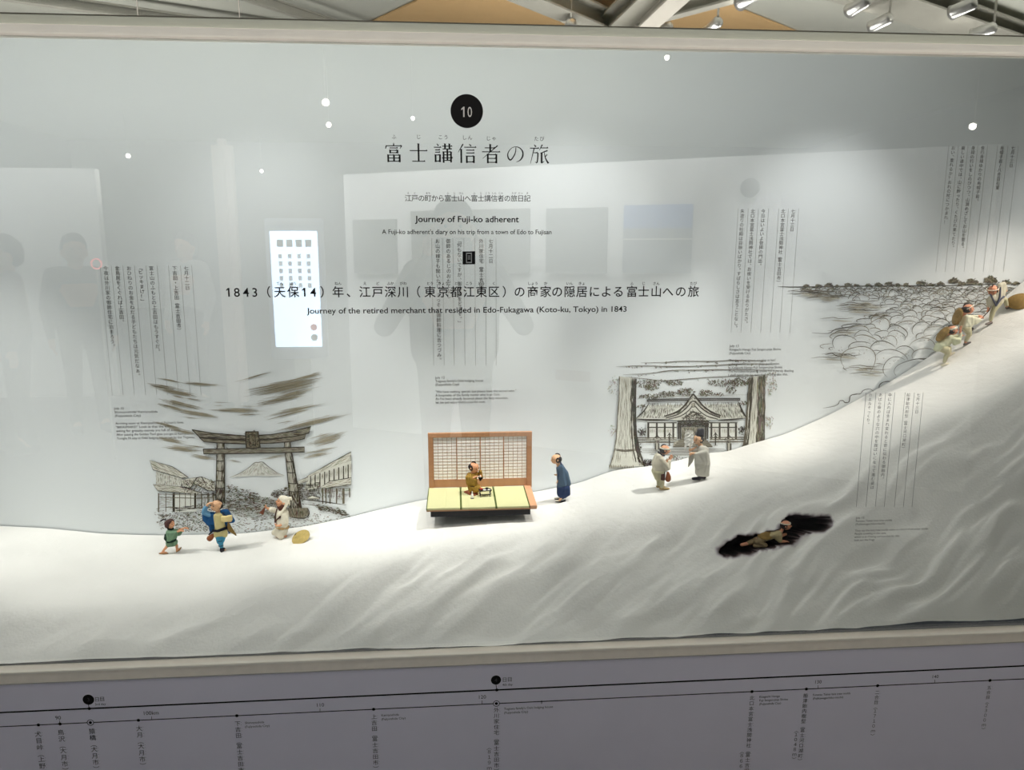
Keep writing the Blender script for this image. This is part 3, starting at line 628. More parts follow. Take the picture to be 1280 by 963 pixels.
# --- the route line on the front panel
quadstrip([([(x, 862 - (x - 640) * 0.0457) for x in (-80, 1360)], 2.0)], YP, 'route_line', M_INK, panel, label='thick black line of the travel days')
quadstrip([([(x, 879 - (x - 640) * 0.0468) for x in (-80, 1360)], 1.2)], YP, 'distance_line', M_INK, panel, label='thin black distance line with place dots')
yl = lambda x: 879 - (x - 640) * 0.0468
for x in (48, 75, 173, 296, 467, 940, 1008, 1097, 1237.5): disc(x, yl(x), 2.0, YP - .0002, 'place_dot', M_INK, panel)
for x in (113, 620.5):
    disc(x, yl(x), 4.2, YP - .0001, 'place_ring', M_PANEL, panel); disc(x, yl(x), 4.2, YP - .0003, 'place_ring_edge', M_INK, panel, inner=3.4); disc(x, yl(x), 1.9, YP - .0004, 'place_dot', M_INK, panel)
for x, y, n_, d_ in ((110.5, 875, '3', '3rd day'), (620, 850.5, '4', '4th day')):
    disc(x, y, 6.9 if x < 200 else 6.3, YP - .0002, 'day_disc', M_INK, panel, label='black disc marking the %s' % d_)
    typeset('day_number', [(n_, x, y, 7)], YP - .0004, mat('dim_number', (70, 66, 70)), panel)
    quadstrip([([(x, y + 6), (x + 1, 862 - (x - 640) * .0457)], .8)], YP, 'day_stem', M_INK, panel)
    disc(x + 1, 862 - (x - 640) * .0457, 2, YP - .0003, 'day_dot', M_INK, panel)
    typeset('day_lettering', [('日', x + 10.8, y - .4, 6.8), ('目', x + 17.2, y - .8, 6.8), (d_, x + 8, y + 5.8, 4.3, dict(left=True))], YP, M_INK, panel)
it = []
for s, x, y, h in (('90', 72.5, 897.5, 7.2), ('100km', 188.5, 891.5, 7.2), ('110', 400, 881.5, 6.9), ('120', 602.5, 871.5, 6.9), ('130', 1022.5, 852.7, 6.4), ('140', 1169, 846, 6.2), ('§', 677, 877.5, 5)):
    it.append((s, x, y, h))
typeset('distance_lettering', it, YP, M_INK, panel)
quadstrip([([(x, y0), (x, yl(x))], .6) for x, y0 in ((74.5, 901), (189.5, 896), (400, 886), (602.5, 876), (1022.5, 857), (1168.5, 850))], YP, 'distance_tick', M_INK, panel)
it = []
sv = lambda x: (628 - x) / 4300.0
for s, x, y, p_ in (('犬目峠（上野原市）', 47.5, 918, 8.4), ('鳥沢（大月市）〈３１１ｍ〉', 76, 916, 8.3), ('猿橋（大月市）泊', 115, 914.5, 8.2), ('大月（大月市）〈３５８ｍ〉', 174, 911, 8.1), ('下吉田（富士吉田市）', 297, 905, 7.5), ('上吉田（富士吉田市）〈８０９ｍ〉', 467.5, 896.5, 7.4), ('外川家住宅（富士吉田市）泊', 620.5, 888, 7.1), ('〈８１９ｍ〉', 611.5, 935, 6.8), ('北口本宮冨士浅間神社（富士吉田市）', 940, 873, 6.6), ('〈８６６ｍ〉', 927.5, 940, 6.6), ('船津胎内樹型（富士河口湖町）', 1007, 870, 6.4), ('〈１０４８ｍ〉', 995.5, 914, 6.2), ('二合目〈１７１０ｍ〉', 1096.5, 866, 6.2), ('五合目〈２３００ｍ〉', 1236.5, 860, 6.0)):
    it += column(s, x, y, p_, p_ * .98, sv(x))
typeset('place_names', it, YP, M_INK, panel, label='upright place names hanging below the distance line')
it = []
for x, y, h, ls in ((306, 904, 4.3, ['Shimoyoshida', '(Fujiyoshida City)']), (476.5, 894.5, 4.3, ['Kamiyoshida', '(Fujiyoshida City)']), (630, 886.5, 4.3, ["Togawa family's Oshi lodging house", '(Fujiyoshida City)']), (949, 871.5, 4.0, ['Kitaguchi Hongu', 'Fuji Sengen-jinja Shrine', '(Fujiyoshida City)']), (1016, 869, 4.0, ['Funatsu Tainai lava tree molds', '(Fujikawaguchiko-machi)'])):
    for i, s in enumerate(ls): it.append((s, x, y + i * h * 1.12, h, dict(left=True)))
typeset('english_place_names', it, YP, M_INK, panel)
bpy.data.objects.remove(_fo); bpy.data.curves.remove(_fc)
# ------------------------------------------------------------------ ink drawings printed on the backdrop
class Ink:
    def __init__(s, x0, y0, k, Y): s.x0, s.y0, s.k, s.Y, s.V, s.F, s.C = x0, y0, k, Y, [], [], []; s.n = 0; s.layer = 0
    def _w(s, cx, cy): return P(s.x0 + cx / s.k, s.y0 + cy / s.k, s.Y - 4e-7 * len(s.F))
    def stroke(s, pts, w_, col=(74, 66, 54), taper=True, jit=0.0, fine=True):
        """a brush line; pts in crop pixels, w_ in photograph pixels"""
        if fine and len(pts) > 2:
            f_ = []
            for i in range(len(pts) - 1):
                p0, p1, p2, p3 = pts[max(i - 1, 0)], pts[i], pts[i + 1], pts[min(i + 2, len(pts) - 1)]
                for t in (0, .33, .66):
                    f_.append(tuple(0.5 * ((2 * p1[k]) + (-p0[k] + p2[k]) * t + (2 * p0[k] - 5 * p1[k] + 4 * p2[k] - p3[k]) * t * t + (-p0[k] + 3 * p1[k] - 3 * p2[k] + p3[k]) * t ** 3) for k in range(2)))
            pts = f_ + [pts[-1]]
        n = len(pts); b = len(s.V); q = []
        for i, (x, y) in enumerate(pts):
            a, c = pts[max(i - 1, 0)], pts[min(i + 1, n - 1)]
            dx, dy = c[0] - a[0], c[1] - a[1]; L_ = math.hypot(dx, dy) or 1
            t = i / (n - 1); ww = w_ * s.k / 2 * ((0.25 + 0.75 * math.sin(math.pi * min(max(t, .0), 1)) ** .6) if taper else 1.0)
            ww *= 1 + random.uniform(-.2, .2) * (1 if taper else 0); jx = random.uniform(-jit, jit) * s.k; jy = random.uniform(-jit, jit) * s.k
            s.V.append(s._w(x + jx - dy / L_ * ww, y + jy + dx / L_ * ww)); s.V.append(s._w(x + jx + dy / L_ * ww, y + jy - dx / L_ * ww))
        for i in range(n - 1): s.F.append((b + 2 * i, b + 2 * i + 1, b + 2 * i + 3, b + 2 * i + 2)); s.C.append(col)
    def fill(s, poly, col):
        b = len(s.V); s.V += [s._w(*p) for p in poly]; s.F.append(tuple(range(b, b + len(poly)))); s.C.append(col)
    def hatch(s, poly, ang, gap, w_, col=(96, 88, 72), var=0.3, broken=0.0, lens=None):
        """strokes clipped to a polygon; gap in photo px"""
        c, sn = math.cos(math.radians(ang)), math.sin(math.radians(ang))
        rot = [(x * c + y * sn, -x * sn + y * c) for x, y in poly]; ys = [p[1] for p in rot]; y = min(ys) + gap * s.k * .5
        while y < max(ys):
            xs = []
            for i in range(len(rot)):
                (xa, ya), (xb, yb) = rot[i], rot[(i + 1) % len(rot)]
                if (ya > y) != (yb > y): xs.append(xa + (y - ya) / (yb - ya) * (xb - xa))
            xs.sort()
            for a, b in zip(xs[::2], xs[1::2]):
                segs = [(a, b)]
                if lens:
                    segs = []; u = a + random.uniform(-.5, .5) * lens * s.k
                    while u < b:
                        l_ = lens * s.k * random.uniform(.4, 1.4); segs.append((max(u, a), min(u + l_, b))); u += l_ * random.uniform(1.0, 1.5)
                for p, q in segs:
                    if q - p < .3 * s.k or random.random() < broken: continue
                    o = random.uniform(-var, var) * gap * s.k; m_ = (p + q) / 2; o2 = o + random.uniform(-.15, .15) * gap * s.k
                    cc = tuple(v + random.randint(-12, 12) for v in col)
                    s.stroke([(px * c - py * sn, px * sn + py * c) for px, py in ((p, y + o), (m_, y + o2), (q, y + o))], w_ * random.uniform(.6, 1.3), cc, fine=False)
            y += gap * s.k * random.uniform(.8, 1.2)
    def scatter(s, poly, n, size, w_, col=(90, 82, 66), ang=(0, 360)):
        xs = [p[0] for p in poly]; ys = [p[1] for p in poly]; k = 0; tries = 0
        while k < n and tries < n * 8:
            tries += 1; x = random.uniform(min(xs), max(xs)); y = random.uniform(min(ys), max(ys)); ins = False
            for i in range(len(poly)):
                (xa, ya), (xb, yb) = poly[i], poly[(i + 1) % len(poly)]
                if (ya > y) != (yb > y) and x < xa + (y - ya) / (yb - ya) * (xb - xa): ins = not ins
            if not ins: continue
            a = math.radians(random.uniform(*ang)); l_ = size * s.k * random.uniform(.5, 1.3); cu = random.uniform(-.4, .4) * l_
            cc = tuple(v + random.randint(-15, 15) for v in col)
            s.stroke([(x, y), (x + math.cos(a) * l_ / 2 - math.sin(a) * cu, y + math.sin(a) * l_ / 2 + math.cos(a) * cu), (x + math.cos(a) * l_, y + math.sin(a) * l_)], w_ * random.uniform(.7, 1.3), cc, fine=False); k += 1
    def sweep(s, p0, p1, width, n, col=(132, 124, 104), w_=.9, bow=0.0):
        """a dry-brush sweep: many thin strokes side by side"""
        dx, dy = p1[0] - p0[0], p1[1] - p0[1]; L_ = math.hypot(dx, dy); ux, uy = dx / L_, dy / L_
        for i in range(int(n * .8)):
            o = random.gauss(0, .36) * width * s.k; fall = max(0, 1 - abs(o) / (width * s.k)); c0 = random.gauss(.5, .13); hl = random.uniform(.12, .42) * (.4 + .6 * fall); a = max(-.05, c0 - hl); b = min(1.05, c0 + hl)
            if random.random() < .25: a -= .12; b += .12
            q = []
            for t in (a, (a + b) / 2, b):
                q.append((p0[0] + dx * t - uy * o, p0[1] + dy * t + ux * o + bow * s.k * math.sin(math.pi * t)))
            v_ = 12 + random.randint(-14, 30) + int(22 * (1 - fall)); c_ = tuple(v + v_ for v in col)
            s.stroke(q, w_ * random.uniform(.25, .7), c_, fine=False)
    def build(s, name, parent, **kw):
        me = meshof(s.V, s.F, name); at_ = me.attributes.new('ink', 'FLOAT_COLOR', 'FACE')
        at_.data.foreach_set('color', np.array([srgb(*[max(0, min(255, v)) for v in c]) for c in s.C], dtype=np.float32).ravel())
        return link(name, me, M_DRAW, parent, **kw)
M_DRAW = bpy.data.materials.new('sepia_ink_print'); M_DRAW.use_nodes = True; _nt = M_DRAW.node_tree
_a = _nt.nodes.new('ShaderNodeAttribute'); _a.attribute_name = 'ink'; _b = _nt.nodes['Principled BSDF']; _b.inputs['Roughness'].default_value = .9; _b.inputs['Specular IOR Level'].default_value = .1
_nt.links.new(_a.outputs['Color'], _b.inputs['Base Color'])
YI = YB - 0.0012
DK, MD, LT, VL = (62, 56, 46), (104, 96, 80), (142, 135, 116), (172, 170, 156)

# A. torii gate, old street and the mountain; crop [185,500,445,670], k = 4.923
a = Ink(185, 500, 4.923, YI)
for p0, p1, wd, n in (((60, 25), (240, 70), 3.2, 34), ((150, 60), (420, 105), 4.5, 60), ((210, 105), (350, 122), 1.5, 8), ((400, 62), (700, 66), 3.6, 48), ((540, 92), (710, 86), 1.2, 10), ((410, 34), (480, 38), .8, 5),
                      ((20, 130), (230, 190), 3.0, 26), ((130, 180), (300, 210), 3.2, 30), ((40, 228), (230, 268), 3.4, 30), ((90, 290), (345, 315), 4.5, 44), ((200, 280), (350, 292), 1.8, 10), ((260, 345), (420, 368), 3.5, 26), ((470, 370), (590, 388), 1.8, 12),
                      ((760, 90), (1050, 30), 4.0, 46), ((700, 130), (1000, 60), 1.5, 10), ((800, 190), (1190, 95), 4.5, 60), ((780, 150), (910, 128), 1.3, 9), ((1000, 275), (1200, 210), 7.5, 70), ((990, 240), (1150, 195), 2.2, 14), ((960, 330), (1170, 292), 2.4, 20), ((920, 362), (1135, 325), 2.2, 16), ((690, 368), (860, 340), 2.2, 14)):
    a.sweep(p0, p1, wd, n)
# upper sky, in the same crop frame (negative heights)
for p0, p1, wd, n in (((-20, -100), (200, -60), 3.2, 44), ((60, -70), (290, -22), 4, 60), ((140, -30), (240, -8), 1.8, 12), ((60, -132), (210, -106), 1.3, 16), ((180, -108), (470, -86), 2.2, 26), ((220, -12), (340, 4), 2, 16), ((90, 0), (330, 60), 4.2, 40),
                      ((560, -118), (760, -172), 1.4, 16), ((860, -110), (1080, -170), 2.6, 34), ((650, -40), (1060, -128), 11, 130), ((620, -62), (900, -118), 2.6, 22), ((760, 0), (1010, -70), 6.5, 54), ((640, 30), (960, -24), 4.2, 36), ((400, 15), (500, 18), 1.2, 6)):
    a.sweep(p0, p1, wd, n, col=(122, 114, 94))
# mountain
a.fill([(500, 478), (590, 440), (655, 388), (700, 384), (760, 430), (835, 466), (760, 470), (640, 468)], (224, 224, 217))
a.stroke([(500, 478), (560, 455), (620, 418), (655, 388), (680, 386), (705, 384), (745, 415), (790, 446), (838, 466)], .8, MD)
a.hatch([(520, 470), (600, 436), (655, 390), (680, 388), (672, 430), (640, 464)], 118, 1.1, .5, LT, lens=8)
a.hatch([(672, 430), (682, 388), (705, 386), (750, 425), (815, 462), (660, 466)], 55, 1.0, .55, (120, 112, 94), lens=8)
# ground
a.hatch([(470, 620), (700, 600), (930, 640), (1000, 720), (700, 740), (470, 700)], 2, 1.2, .7, (112, 105, 88), lens=10)
a.scatter([(470, 620), (700, 596), (900, 640), (880, 700), (480, 690)], 420, 3.2, .8, (104, 97, 80), (-15, 15))
a.scatter([(30, 670), (420, 640), (900, 690), (1200, 720), (1000, 800), (500, 828), (60, 800)], 700, 2.6, .8, (116, 108, 90), (-40, 40))
a.scatter([(60, 700), (400, 690), (420, 800), (120, 800)], 220, 3.0, .9, (94, 88, 72), (-60, 60))
a.scatter([(1010, 640), (1200, 680), (1240, 720), (1050, 680)], 130, 4, .9, (84, 78, 64), (-10, 20))
# left houses
roofc = (118, 110, 92)
def roof(pts, ang, g=1.1): a.fill(pts, (215, 213, 201)); a.hatch(pts, ang, g, .6, roofc, lens=14); a.stroke(pts + [pts[0]], .9, DK, fine=False)
roof([(10, 372), (150, 412), (250, 478), (205, 482), (30, 430)], 28)
a.fill([(50, 440), (205, 484), (205, 540), (50, 520)], (217, 217, 207)); a.hatch([(50, 440), (205, 484), (205, 540), (50, 520)], 90, 1.6, .6, MD, lens=6)
for x in (60, 90, 130, 170, 205): a.stroke([(x, 450 + (x - 60) * .2), (x, 530)], 1.1, MD, fine=False)
roof([(30, 520), (200, 535), (330, 572), (300, 582), (60, 560)], 14)
roof([(205, 490), (330, 474), (410, 505), (415, 560), (370, 560), (300, 520), (250, 545), (210, 530)], 35, 1.3)
a.stroke([(250, 560), (300, 480), (330, 474), (372, 552)], 1.4, DK, fine=False); a.stroke([(300, 495), (365, 560)], 1.2, DK, fine=False); a.stroke([(270, 530), (340, 500)], 1.2, DK, fine=False)
a.scatter([(210, 490), (410, 500), (410, 570), (220, 570)], 160, 2.6, .8, (90, 82, 68))
a.fill([(150, 580), (300, 580), (300, 690), (150, 690)], (219, 220, 213))
for x, w1 in ((65, 1.5), (110, 1.0), (158, 3.0), (195, .9), (230, .9), (262, .9), (290, 2.6), (330, 1.4), (370, 1.6), (402, 2)): a.stroke([(x, 575), (x, 668 if x > 200 else 690)], w1, DK if w1 > 2 else MD, taper=False, fine=False)
for y in (580, 600, 660): a.stroke([(60, y), (300, y + 6), (415, y)], 1.0, MD)
a.hatch([(160, 660), (300, 650), (300, 672), (165, 690)], 0, 1, .9, DK, lens=12)
a.hatch([(300, 580), (415, 580), (415, 660), (300, 668)], 90, 1.3, .7, MD, lens=6)
a.hatch([(60, 580), (150, 585), (150, 680), (60, 650)], 0, 1.8, .6, LT, lens=8); a.hatch([(330, 570), (430, 570), (430, 590), (330, 588)], 0, .8, .8, DK, lens=6)
# distance houses
for i in range(230):
    t = random.random(); x = 470 + 190 * t; y = random.uniform(516 + 55 * t, 625 - 22 * t); a.scatter([(x, y), (x + 20, y), (x + 20, y + 12), (x, y + 12)], 1, 3.2, .9, (92, 85, 70), (-25, 25))
for i in range(260):
    t = random.random(); x = 930 - 185 * t; y = random.uniform(505 + 60 * t, 640 - 50 * t); a.scatter([(x, y), (x + 20, y), (x + 20, y + 12), (x, y + 12)], 1, 3.2, .9, (88, 80, 66), (-30, 30))
# right houses
roof([(975, 472), (1100, 402), (1250, 320), (1250, 372), (1130, 430), (1000, 478)], -28)
a.fill([(985, 478), (1250, 372), (1250, 500), (1060, 540), (960, 560)], (213, 212, 201))
for i in range(9):
    x = 1000 + i * 29; a.stroke([(x, 470 - i * 9), (x, 540 - i * 3)], 1.4, DK, taper=False, fine=False)
    a.hatch([(x + 4, 478 - i * 10), (x + 24, 470 - i * 10), (x + 24, 500 - i * 7), (x + 4, 510 - i * 7)], 90, 1.2, .6, MD)
roof([(1060, 540), (1120, 500), (1250, 480), (1250, 522), (1100, 545)], -10)
roof([(920, 500), (985, 474), (985, 500), (930, 520)], -20)
a.hatch([(920, 520), (1060, 505), (1060, 620), (930, 612)], 90, 1.0, .8, (84, 77, 62), lens=7); a.hatch([(920, 520), (1060, 505), (1060, 620), (930, 612)], 0, 2.0, .9, DK, lens=10)
for x in (1075, 1095, 1120, 1160, 1200, 1206, 1240): a.stroke([(x, 545), (x, 640 if x < 1210 else 600)], 1.5, MD, taper=False, fine=False)
a.hatch([(1060, 545), (1200, 540), (1200, 620), (1060, 600)], 90, 2.0, .8, MD, lens=8); a.hatch([(1060, 545), (1250, 530), (1250, 600), (1060, 590)], 2, 2.4, .7, MD, lens=12)
a.stroke([(940, 612), (1060, 625), (1220, 648)], 1.2, DK); a.stroke([(960, 640), (1100, 668), (1230, 716)], .9, MD); roof([(975, 608), (1010, 590), (1060, 604), (1050, 612)], 5)
# torii
def beamd(pts, col, g=1.0):
    a.fill(pts, col); a.hatch(pts, 3, g, .7, (92, 86, 70), lens=10); a.stroke(pts + [pts[0]], 1.2, DK, taper=False, fine=False)
for (x0, x1, xb0, xb1, yt, yb) in ((425, 468, 416, 472, 262, 640), (838, 872, 878, 945, 255, 672)):
    pl_ = [(x0, yt), (x1, yt), (xb1, yb), (xb0, yb)]; a.fill(pl_, (176, 173, 160)); ang = math.degrees(math.atan2(yb - yt, (xb0 + xb1 - x0 - x1) / 2))
    m1 = lambda t, u: ((x0 + (x1 - x0) * u) * (1 - t) + (xb0 + (xb1 - xb0) * u) * t, yt + (yb - yt) * t)
    a.hatch([m1(0, .6), m1(0, 1), m1(1, 1), m1(1, .55)], ang, 1.0, 1.1, (72, 66, 52), lens=12); a.hatch([m1(0, 0), m1(0, .3), m1(1, .3), m1(1, 0)], ang, 1.2, .9, (96, 88, 72), lens=10); a.hatch([m1(.74, 0), m1(.74, 1), m1(1, 1), m1(1, 0)], ang, .9, 1.2, (66, 60, 48), lens=9)
    for t in (.12, .3, .46, .62, .74): a.stroke([m1(t, 0), m1(t + .008, .5), m1(t, 1)], 1.1, DK, taper=False)
    a.stroke([m1(0, 0), m1(1, 0)], 1.1, DK, taper=False, fine=False); a.stroke([m1(0, 1), m1(1, 1)], 1.4, DK, taper=False, fine=False)
a.fill([(860, 672), (980, 664), (990, 700), (960, 730), (870, 720)], (140, 134, 118)); a.hatch([(860, 672), (980, 664), (990, 700), (960, 730), (870, 720)], 90, 1.0, .9, (82, 76, 60), lens=8); a.stroke([(980, 664), (992, 700), (960, 730), (870, 722)], 1.4, DK)
beamd([(340, 304), (480, 302), (850, 294), (963, 291), (963, 321), (850, 326), (480, 332), (342, 333)], (150, 145, 130))
beamd([(315, 232), (420, 245), (600, 252), (760, 246), (880, 226), (975, 205), (962, 240), (880, 258), (760, 268), (600, 272), (440, 266), (345, 258)], (140, 134, 118))
beamd([(270, 184), (400, 206), (600, 222), (760, 214), (900, 190), (1003, 165), (990, 205), (900, 226), (760, 240), (600, 246), (440, 240), (318, 230)], (150, 145, 130))
a.hatch([(270, 184), (400, 206), (600, 222), (760, 214), (900, 190), (1003, 165), (990, 205), (760, 240), (600, 246), (318, 230)], 0, 2, 1.2, DK, lens=20, broken=.4)
a.fill([(600, 198), (678, 196), (690, 292), (655, 304), (606, 294)], (126, 118, 98)); a.scatter([(600, 198), (678, 196), (690, 292), (655, 304), (606, 294)], 130, 2.6, .9, (66, 60, 46)); a.stroke([(600, 198), (678, 196), (690, 292), (650, 300), (606, 294), (600, 198)], 1.6, DK, taper=False, fine=False)
a.stroke([(622, 215), (660, 214), (662, 280), (625, 282), (622, 215)], 1.0, DK, taper=False, fine=False)
for x in (410, 478, 820, 890): a.stroke([(x, 292), (x + 14, 300)], 2.2, DK, fine=False)
a.build('torii_gate_drawing', back, label='sepia ink drawing of a torii gate, old street and mountain under streaked sky')

# B. the shrine between two cedars; crop [760,450,980,600], k = 5.818
b = Ink(760, 450, 5.818, YI)
for pts in ([(240, 22), (420, 18), (560, 10), (760, 12), (900, 4), (1150, 8)], [(60, 50), (240, 44), (500, 50), (760, 42), (1000, 30), (1200, 34)], [(110, 108), (300, 100), (460, 78), (700, 74), (1000, 72), (1250, 78)], [(130, 122), (280, 140), (420, 152), (620, 136), (860, 122), (1100, 112)]):
    b.stroke(pts, 1.0, MD, jit=.15); 
    for i in range(26):
        j = random.randint(1, len(pts) - 1); t = random.random(); x = pts[j - 1][0] * (1 - t) + pts[j][0] * t; y = pts[j - 1][1] * (1 - t) + pts[j][1] * t
        if random.random() < .6: b.scatter([(x, y), (x + 22, y - 4), (x + 22, y + 12), (x, y + 10)], 2, 2.2, .9, MD, (-30, 60))
def leaves(cx, cy, rx, ry, n, col=(98, 90, 72)):
    for i in range(n):
        t = random.random() * 6.28; r_ = random.random() ** .5; x = cx + math.cos(t) * rx * r_; y = cy + math.sin(t) * ry * r_
        b.scatter([(x, y), (x + 8, y), (x + 8, y + 8), (x, y + 8)], 1, 2.4, 1.1, col, (20, 150))
leaves(290, 165, 90, 28, 120); leaves(310, 195, 45, 18, 50); leaves(480, 158, 65, 18, 60); leaves(860, 158, 140, 26, 150); leaves(960, 150, 70, 30, 80); leaves(890, 215, 35, 30, 40); leaves(1180, 160, 40, 90, 60, (165, 160, 146)); leaves(1165, 440, 40, 50, 40, (175, 172, 160)); leaves(40, 180, 40, 70, 40, (175, 172, 160)); leaves(30, 500, 30, 40, 26, (180, 178, 168))
leaves(560, 225, 65, 28, 110); leaves(460, 240, 35, 18, 40); leaves(400, 240, 30, 20, 40); leaves(300, 258, 80, 16, 80); leaves(710, 232, 55, 22, 80); leaves(800, 242, 40, 8, 25); leaves(240, 330, 35, 10, 25); leaves(245, 515, 34, 30, 50, DK); leaves(970, 500, 30, 34, 44, DK); leaves(980, 305, 30, 12, 20)
b.stroke([(210, 272), (620, 262), (1010, 254)], .5, LT)
# roof
RL = [(284, 330), (960, 322), (1000, 425), (820, 432), (205, 430), (235, 400)]
b.fill(RL, (219, 219, 209))
b.hatch([(300, 312), (560, 312), (520, 350), (290, 350)], 92, 1.25, .75, (92, 86, 70), lens=9); b.hatch([(250, 350), (500, 345), (420, 425), (210, 425)], 104, 1.25, .8, (84, 78, 62), lens=10)
b.hatch([(690, 308), (950, 306), (965, 345), (720, 350)], 88, 1.25, .75, (92, 86, 70), lens=9); b.hatch([(750, 345), (970, 345), (1000, 425), (820, 425)], 78, 1.25, .8, (84, 78, 62), lens=10)
for y0 in (286, 296): b.stroke([(282, y0 + 6), (450, y0), (700, y0 - 3), (962, y0 - 4)], 1.4, DK, taper=False)
b.stroke([(282, 292), (300, 312)], 1.6, DK, fine=False); b.stroke([(962, 282), (940, 306)], 1.6, DK, fine=False)
b.stroke([(300, 312), (262, 372), (205, 425)], 1.8, DK); b.stroke([(950, 306), (975, 370), (1004, 418)], 2.2, DK)
b.stroke([(205, 430), (300, 437), (440, 436)], 1.8, DK); b.stroke([(800, 440), (900, 434), (1003, 424)], 1.8, DK); b.stroke([(208, 442), (440, 446)], 1.0, MD); b.stroke([(800, 448), (1000, 438)], 1.0, MD)
# gable
G1 = [(412, 412), (500, 380), (560, 330), (600, 275), (620, 252), (645, 280), (690, 335), (750, 378), (820, 408), (818, 432), (720, 440), (620, 436), (500, 440), (416, 430)]
b.fill(G1, (211, 210, 199))
b.stroke(G1[:9], 2.2, DK, taper=False); b.stroke([(420, 424), (510, 396), (570, 350), (620, 300), (680, 352), (740, 392), (815, 420)], 1.6, DK, taper=False); b.stroke([(440, 432), (530, 408), (590, 366), (622, 330), (665, 372), (720, 410), (800, 432)], 1.3, DK, taper=False)
b.hatch([(412, 412), (500, 380), (560, 330), (620, 262), (620, 292), (570, 345), (510, 390), (420, 420)], -35, .9, .7, (84, 78, 62), lens=8); b.hatch([(820, 408), (750, 378), (690, 335), (622, 262), (622, 292), (680, 348), (740, 388), (815, 416)], 35, .9, .7, (84, 78, 62), lens=8)
b.scatter([(520, 436), (580, 392), (620, 370), (670, 392), (720, 436)], 200, 2.2, .9, (78, 72, 58)); b.stroke([(540, 440), (590, 396), (620, 378), (655, 398), (700, 440)], 1.5, DK)
b.fill([(608, 318), (632, 318), (628, 345), (612, 345)], (170, 166, 150)); b.stroke([(608, 318), (632, 318), (628, 345), (612, 345), (608, 318)], 1, DK, fine=False)
for y0, w0 in ((448, 2.0), (462, 1.2), (474, 2.0), (486, 1.0)): b.stroke([(505, y0), (620, y0 - 4), (735, y0)], w0, DK, taper=False)
b.scatter([(505, 444), (740, 444), (730, 490), (510, 490)], 150, 2.6, 1.0, (70, 64, 52), (-20, 20))
# walls and posts
b.fill([(280, 450), (500, 450), (500, 590), (280, 590)], (221, 222, 215)); b.fill([(735, 450), (945, 450), (945, 590), (735, 590)], (221, 222, 215))
for x in (293, 355, 413, 475, 512, 525, 708, 722, 752, 812, 875, 930): b.stroke([(x, 455), (x, 575)], 2.4 if x not in (512, 525, 708, 722) else 1.8, DK, taper=False, fine=False)
for y in (458, 492): b.stroke([(285, y), (500, y)], 1.4, DK, taper=False, fine=False); b.stroke([(735, y), (940, y)], 1.4, DK, taper=False, fine=False)
for x in (300, 362, 420, 760, 822, 884): b.hatch([(x + 4, 500), (x + 44, 500), (x + 44, 535), (x + 4, 535)], 90, 1.1, .55, LT)
b.fill([(535, 490), (700, 490), (700, 590), (535, 590)], (150, 145, 130)); b.hatch([(535, 490), (700, 490), (700, 590), (535, 590)], 90, 1.0, 1.0, (78, 72, 58), lens=8)
for y in (568, 582, 600): b.stroke([(215, y), (500, y)], 1.3, MD, taper=False, fine=False); b.stroke([(740, y - 2), (990, y - 4)], 1.3, MD, taper=False, fine=False)
for x in range(225, 500, 28): b.stroke([(x, 570), (x, 612)], .8, MD, fine=False)
for x in range(745, 990, 28): b.stroke([(x, 566), (x, 610)], .8, MD, fine=False)
b.fill([(480, 600), (540, 570), (700, 570), (762, 628), (470, 636)], (160, 156, 142))
for y in (578, 592, 606, 620, 632): b.stroke([(530 - (y - 570) * .9, y), (620, y - 1), (710 + (y - 570) * .8, y)], 1.5, (84, 78, 64), taper=False)
for y, x0_, x1_ in ((650, 240, 850), (662, 250, 860), (675, 250, 840), (690, 300, 840)): b.stroke([(x0_, y), (500, y + 2), (x1_, y)], 1.0, MD)
b.scatter([(460, 690), (560, 695), (560, 725), (470, 725)], 26, 2.6, .9, MD, (30, 100)); b.scatter([(240, 715), (320, 715), (320, 775), (250, 775)], 80, 4, 1.0, DK, (60, 130))
# lanterns
for x, y, h_, w0 in ((357, 550, 105, 36), (880, 550, 120, 38)):
    b.fill([(x - 14, y + 30), (x + 14, y + 30), (x + 12, y + h_), (x - 12, y + h_)], (176, 174, 162)); b.stroke([(x - w0, y + 34), (x, y), (x + w0, y + 34)], 1.8, DK, fine=False); b.stroke([(x - w0, y + 34), (x + w0, y + 34)], 1.4, DK, fine=False)
    b.hatch([(x - 16, y + 36), (x + 16, y + 36), (x + 16, y + 58), (x - 16, y + 58)], 90, 1, .9, DK); b.stroke([(x - 12, y + 58), (x - 12, y + h_)], 1.4, DK, fine=False, taper=False); b.stroke([(x + 12, y + 58), (x + 12, y + h_)], 1.8, DK, fine=False, taper=False)
for x, y in ((447, 530), (782, 528)):
    b.stroke([(x, y), (x, y + 95)], 1.5, DK, fine=False, taper=False); b.stroke([(x - 18, y + 26), (x, y + 6), (x + 18, y + 26)], 1.8, DK, fine=False); b.hatch([(x - 10, y + 26), (x + 10, y + 26), (x + 10, y + 46), (x - 10, y + 46)], 90, .8, .8, DK); b.stroke([(x - 16, y + 95), (x + 16, y + 95)], 1.8, DK, fine=False)
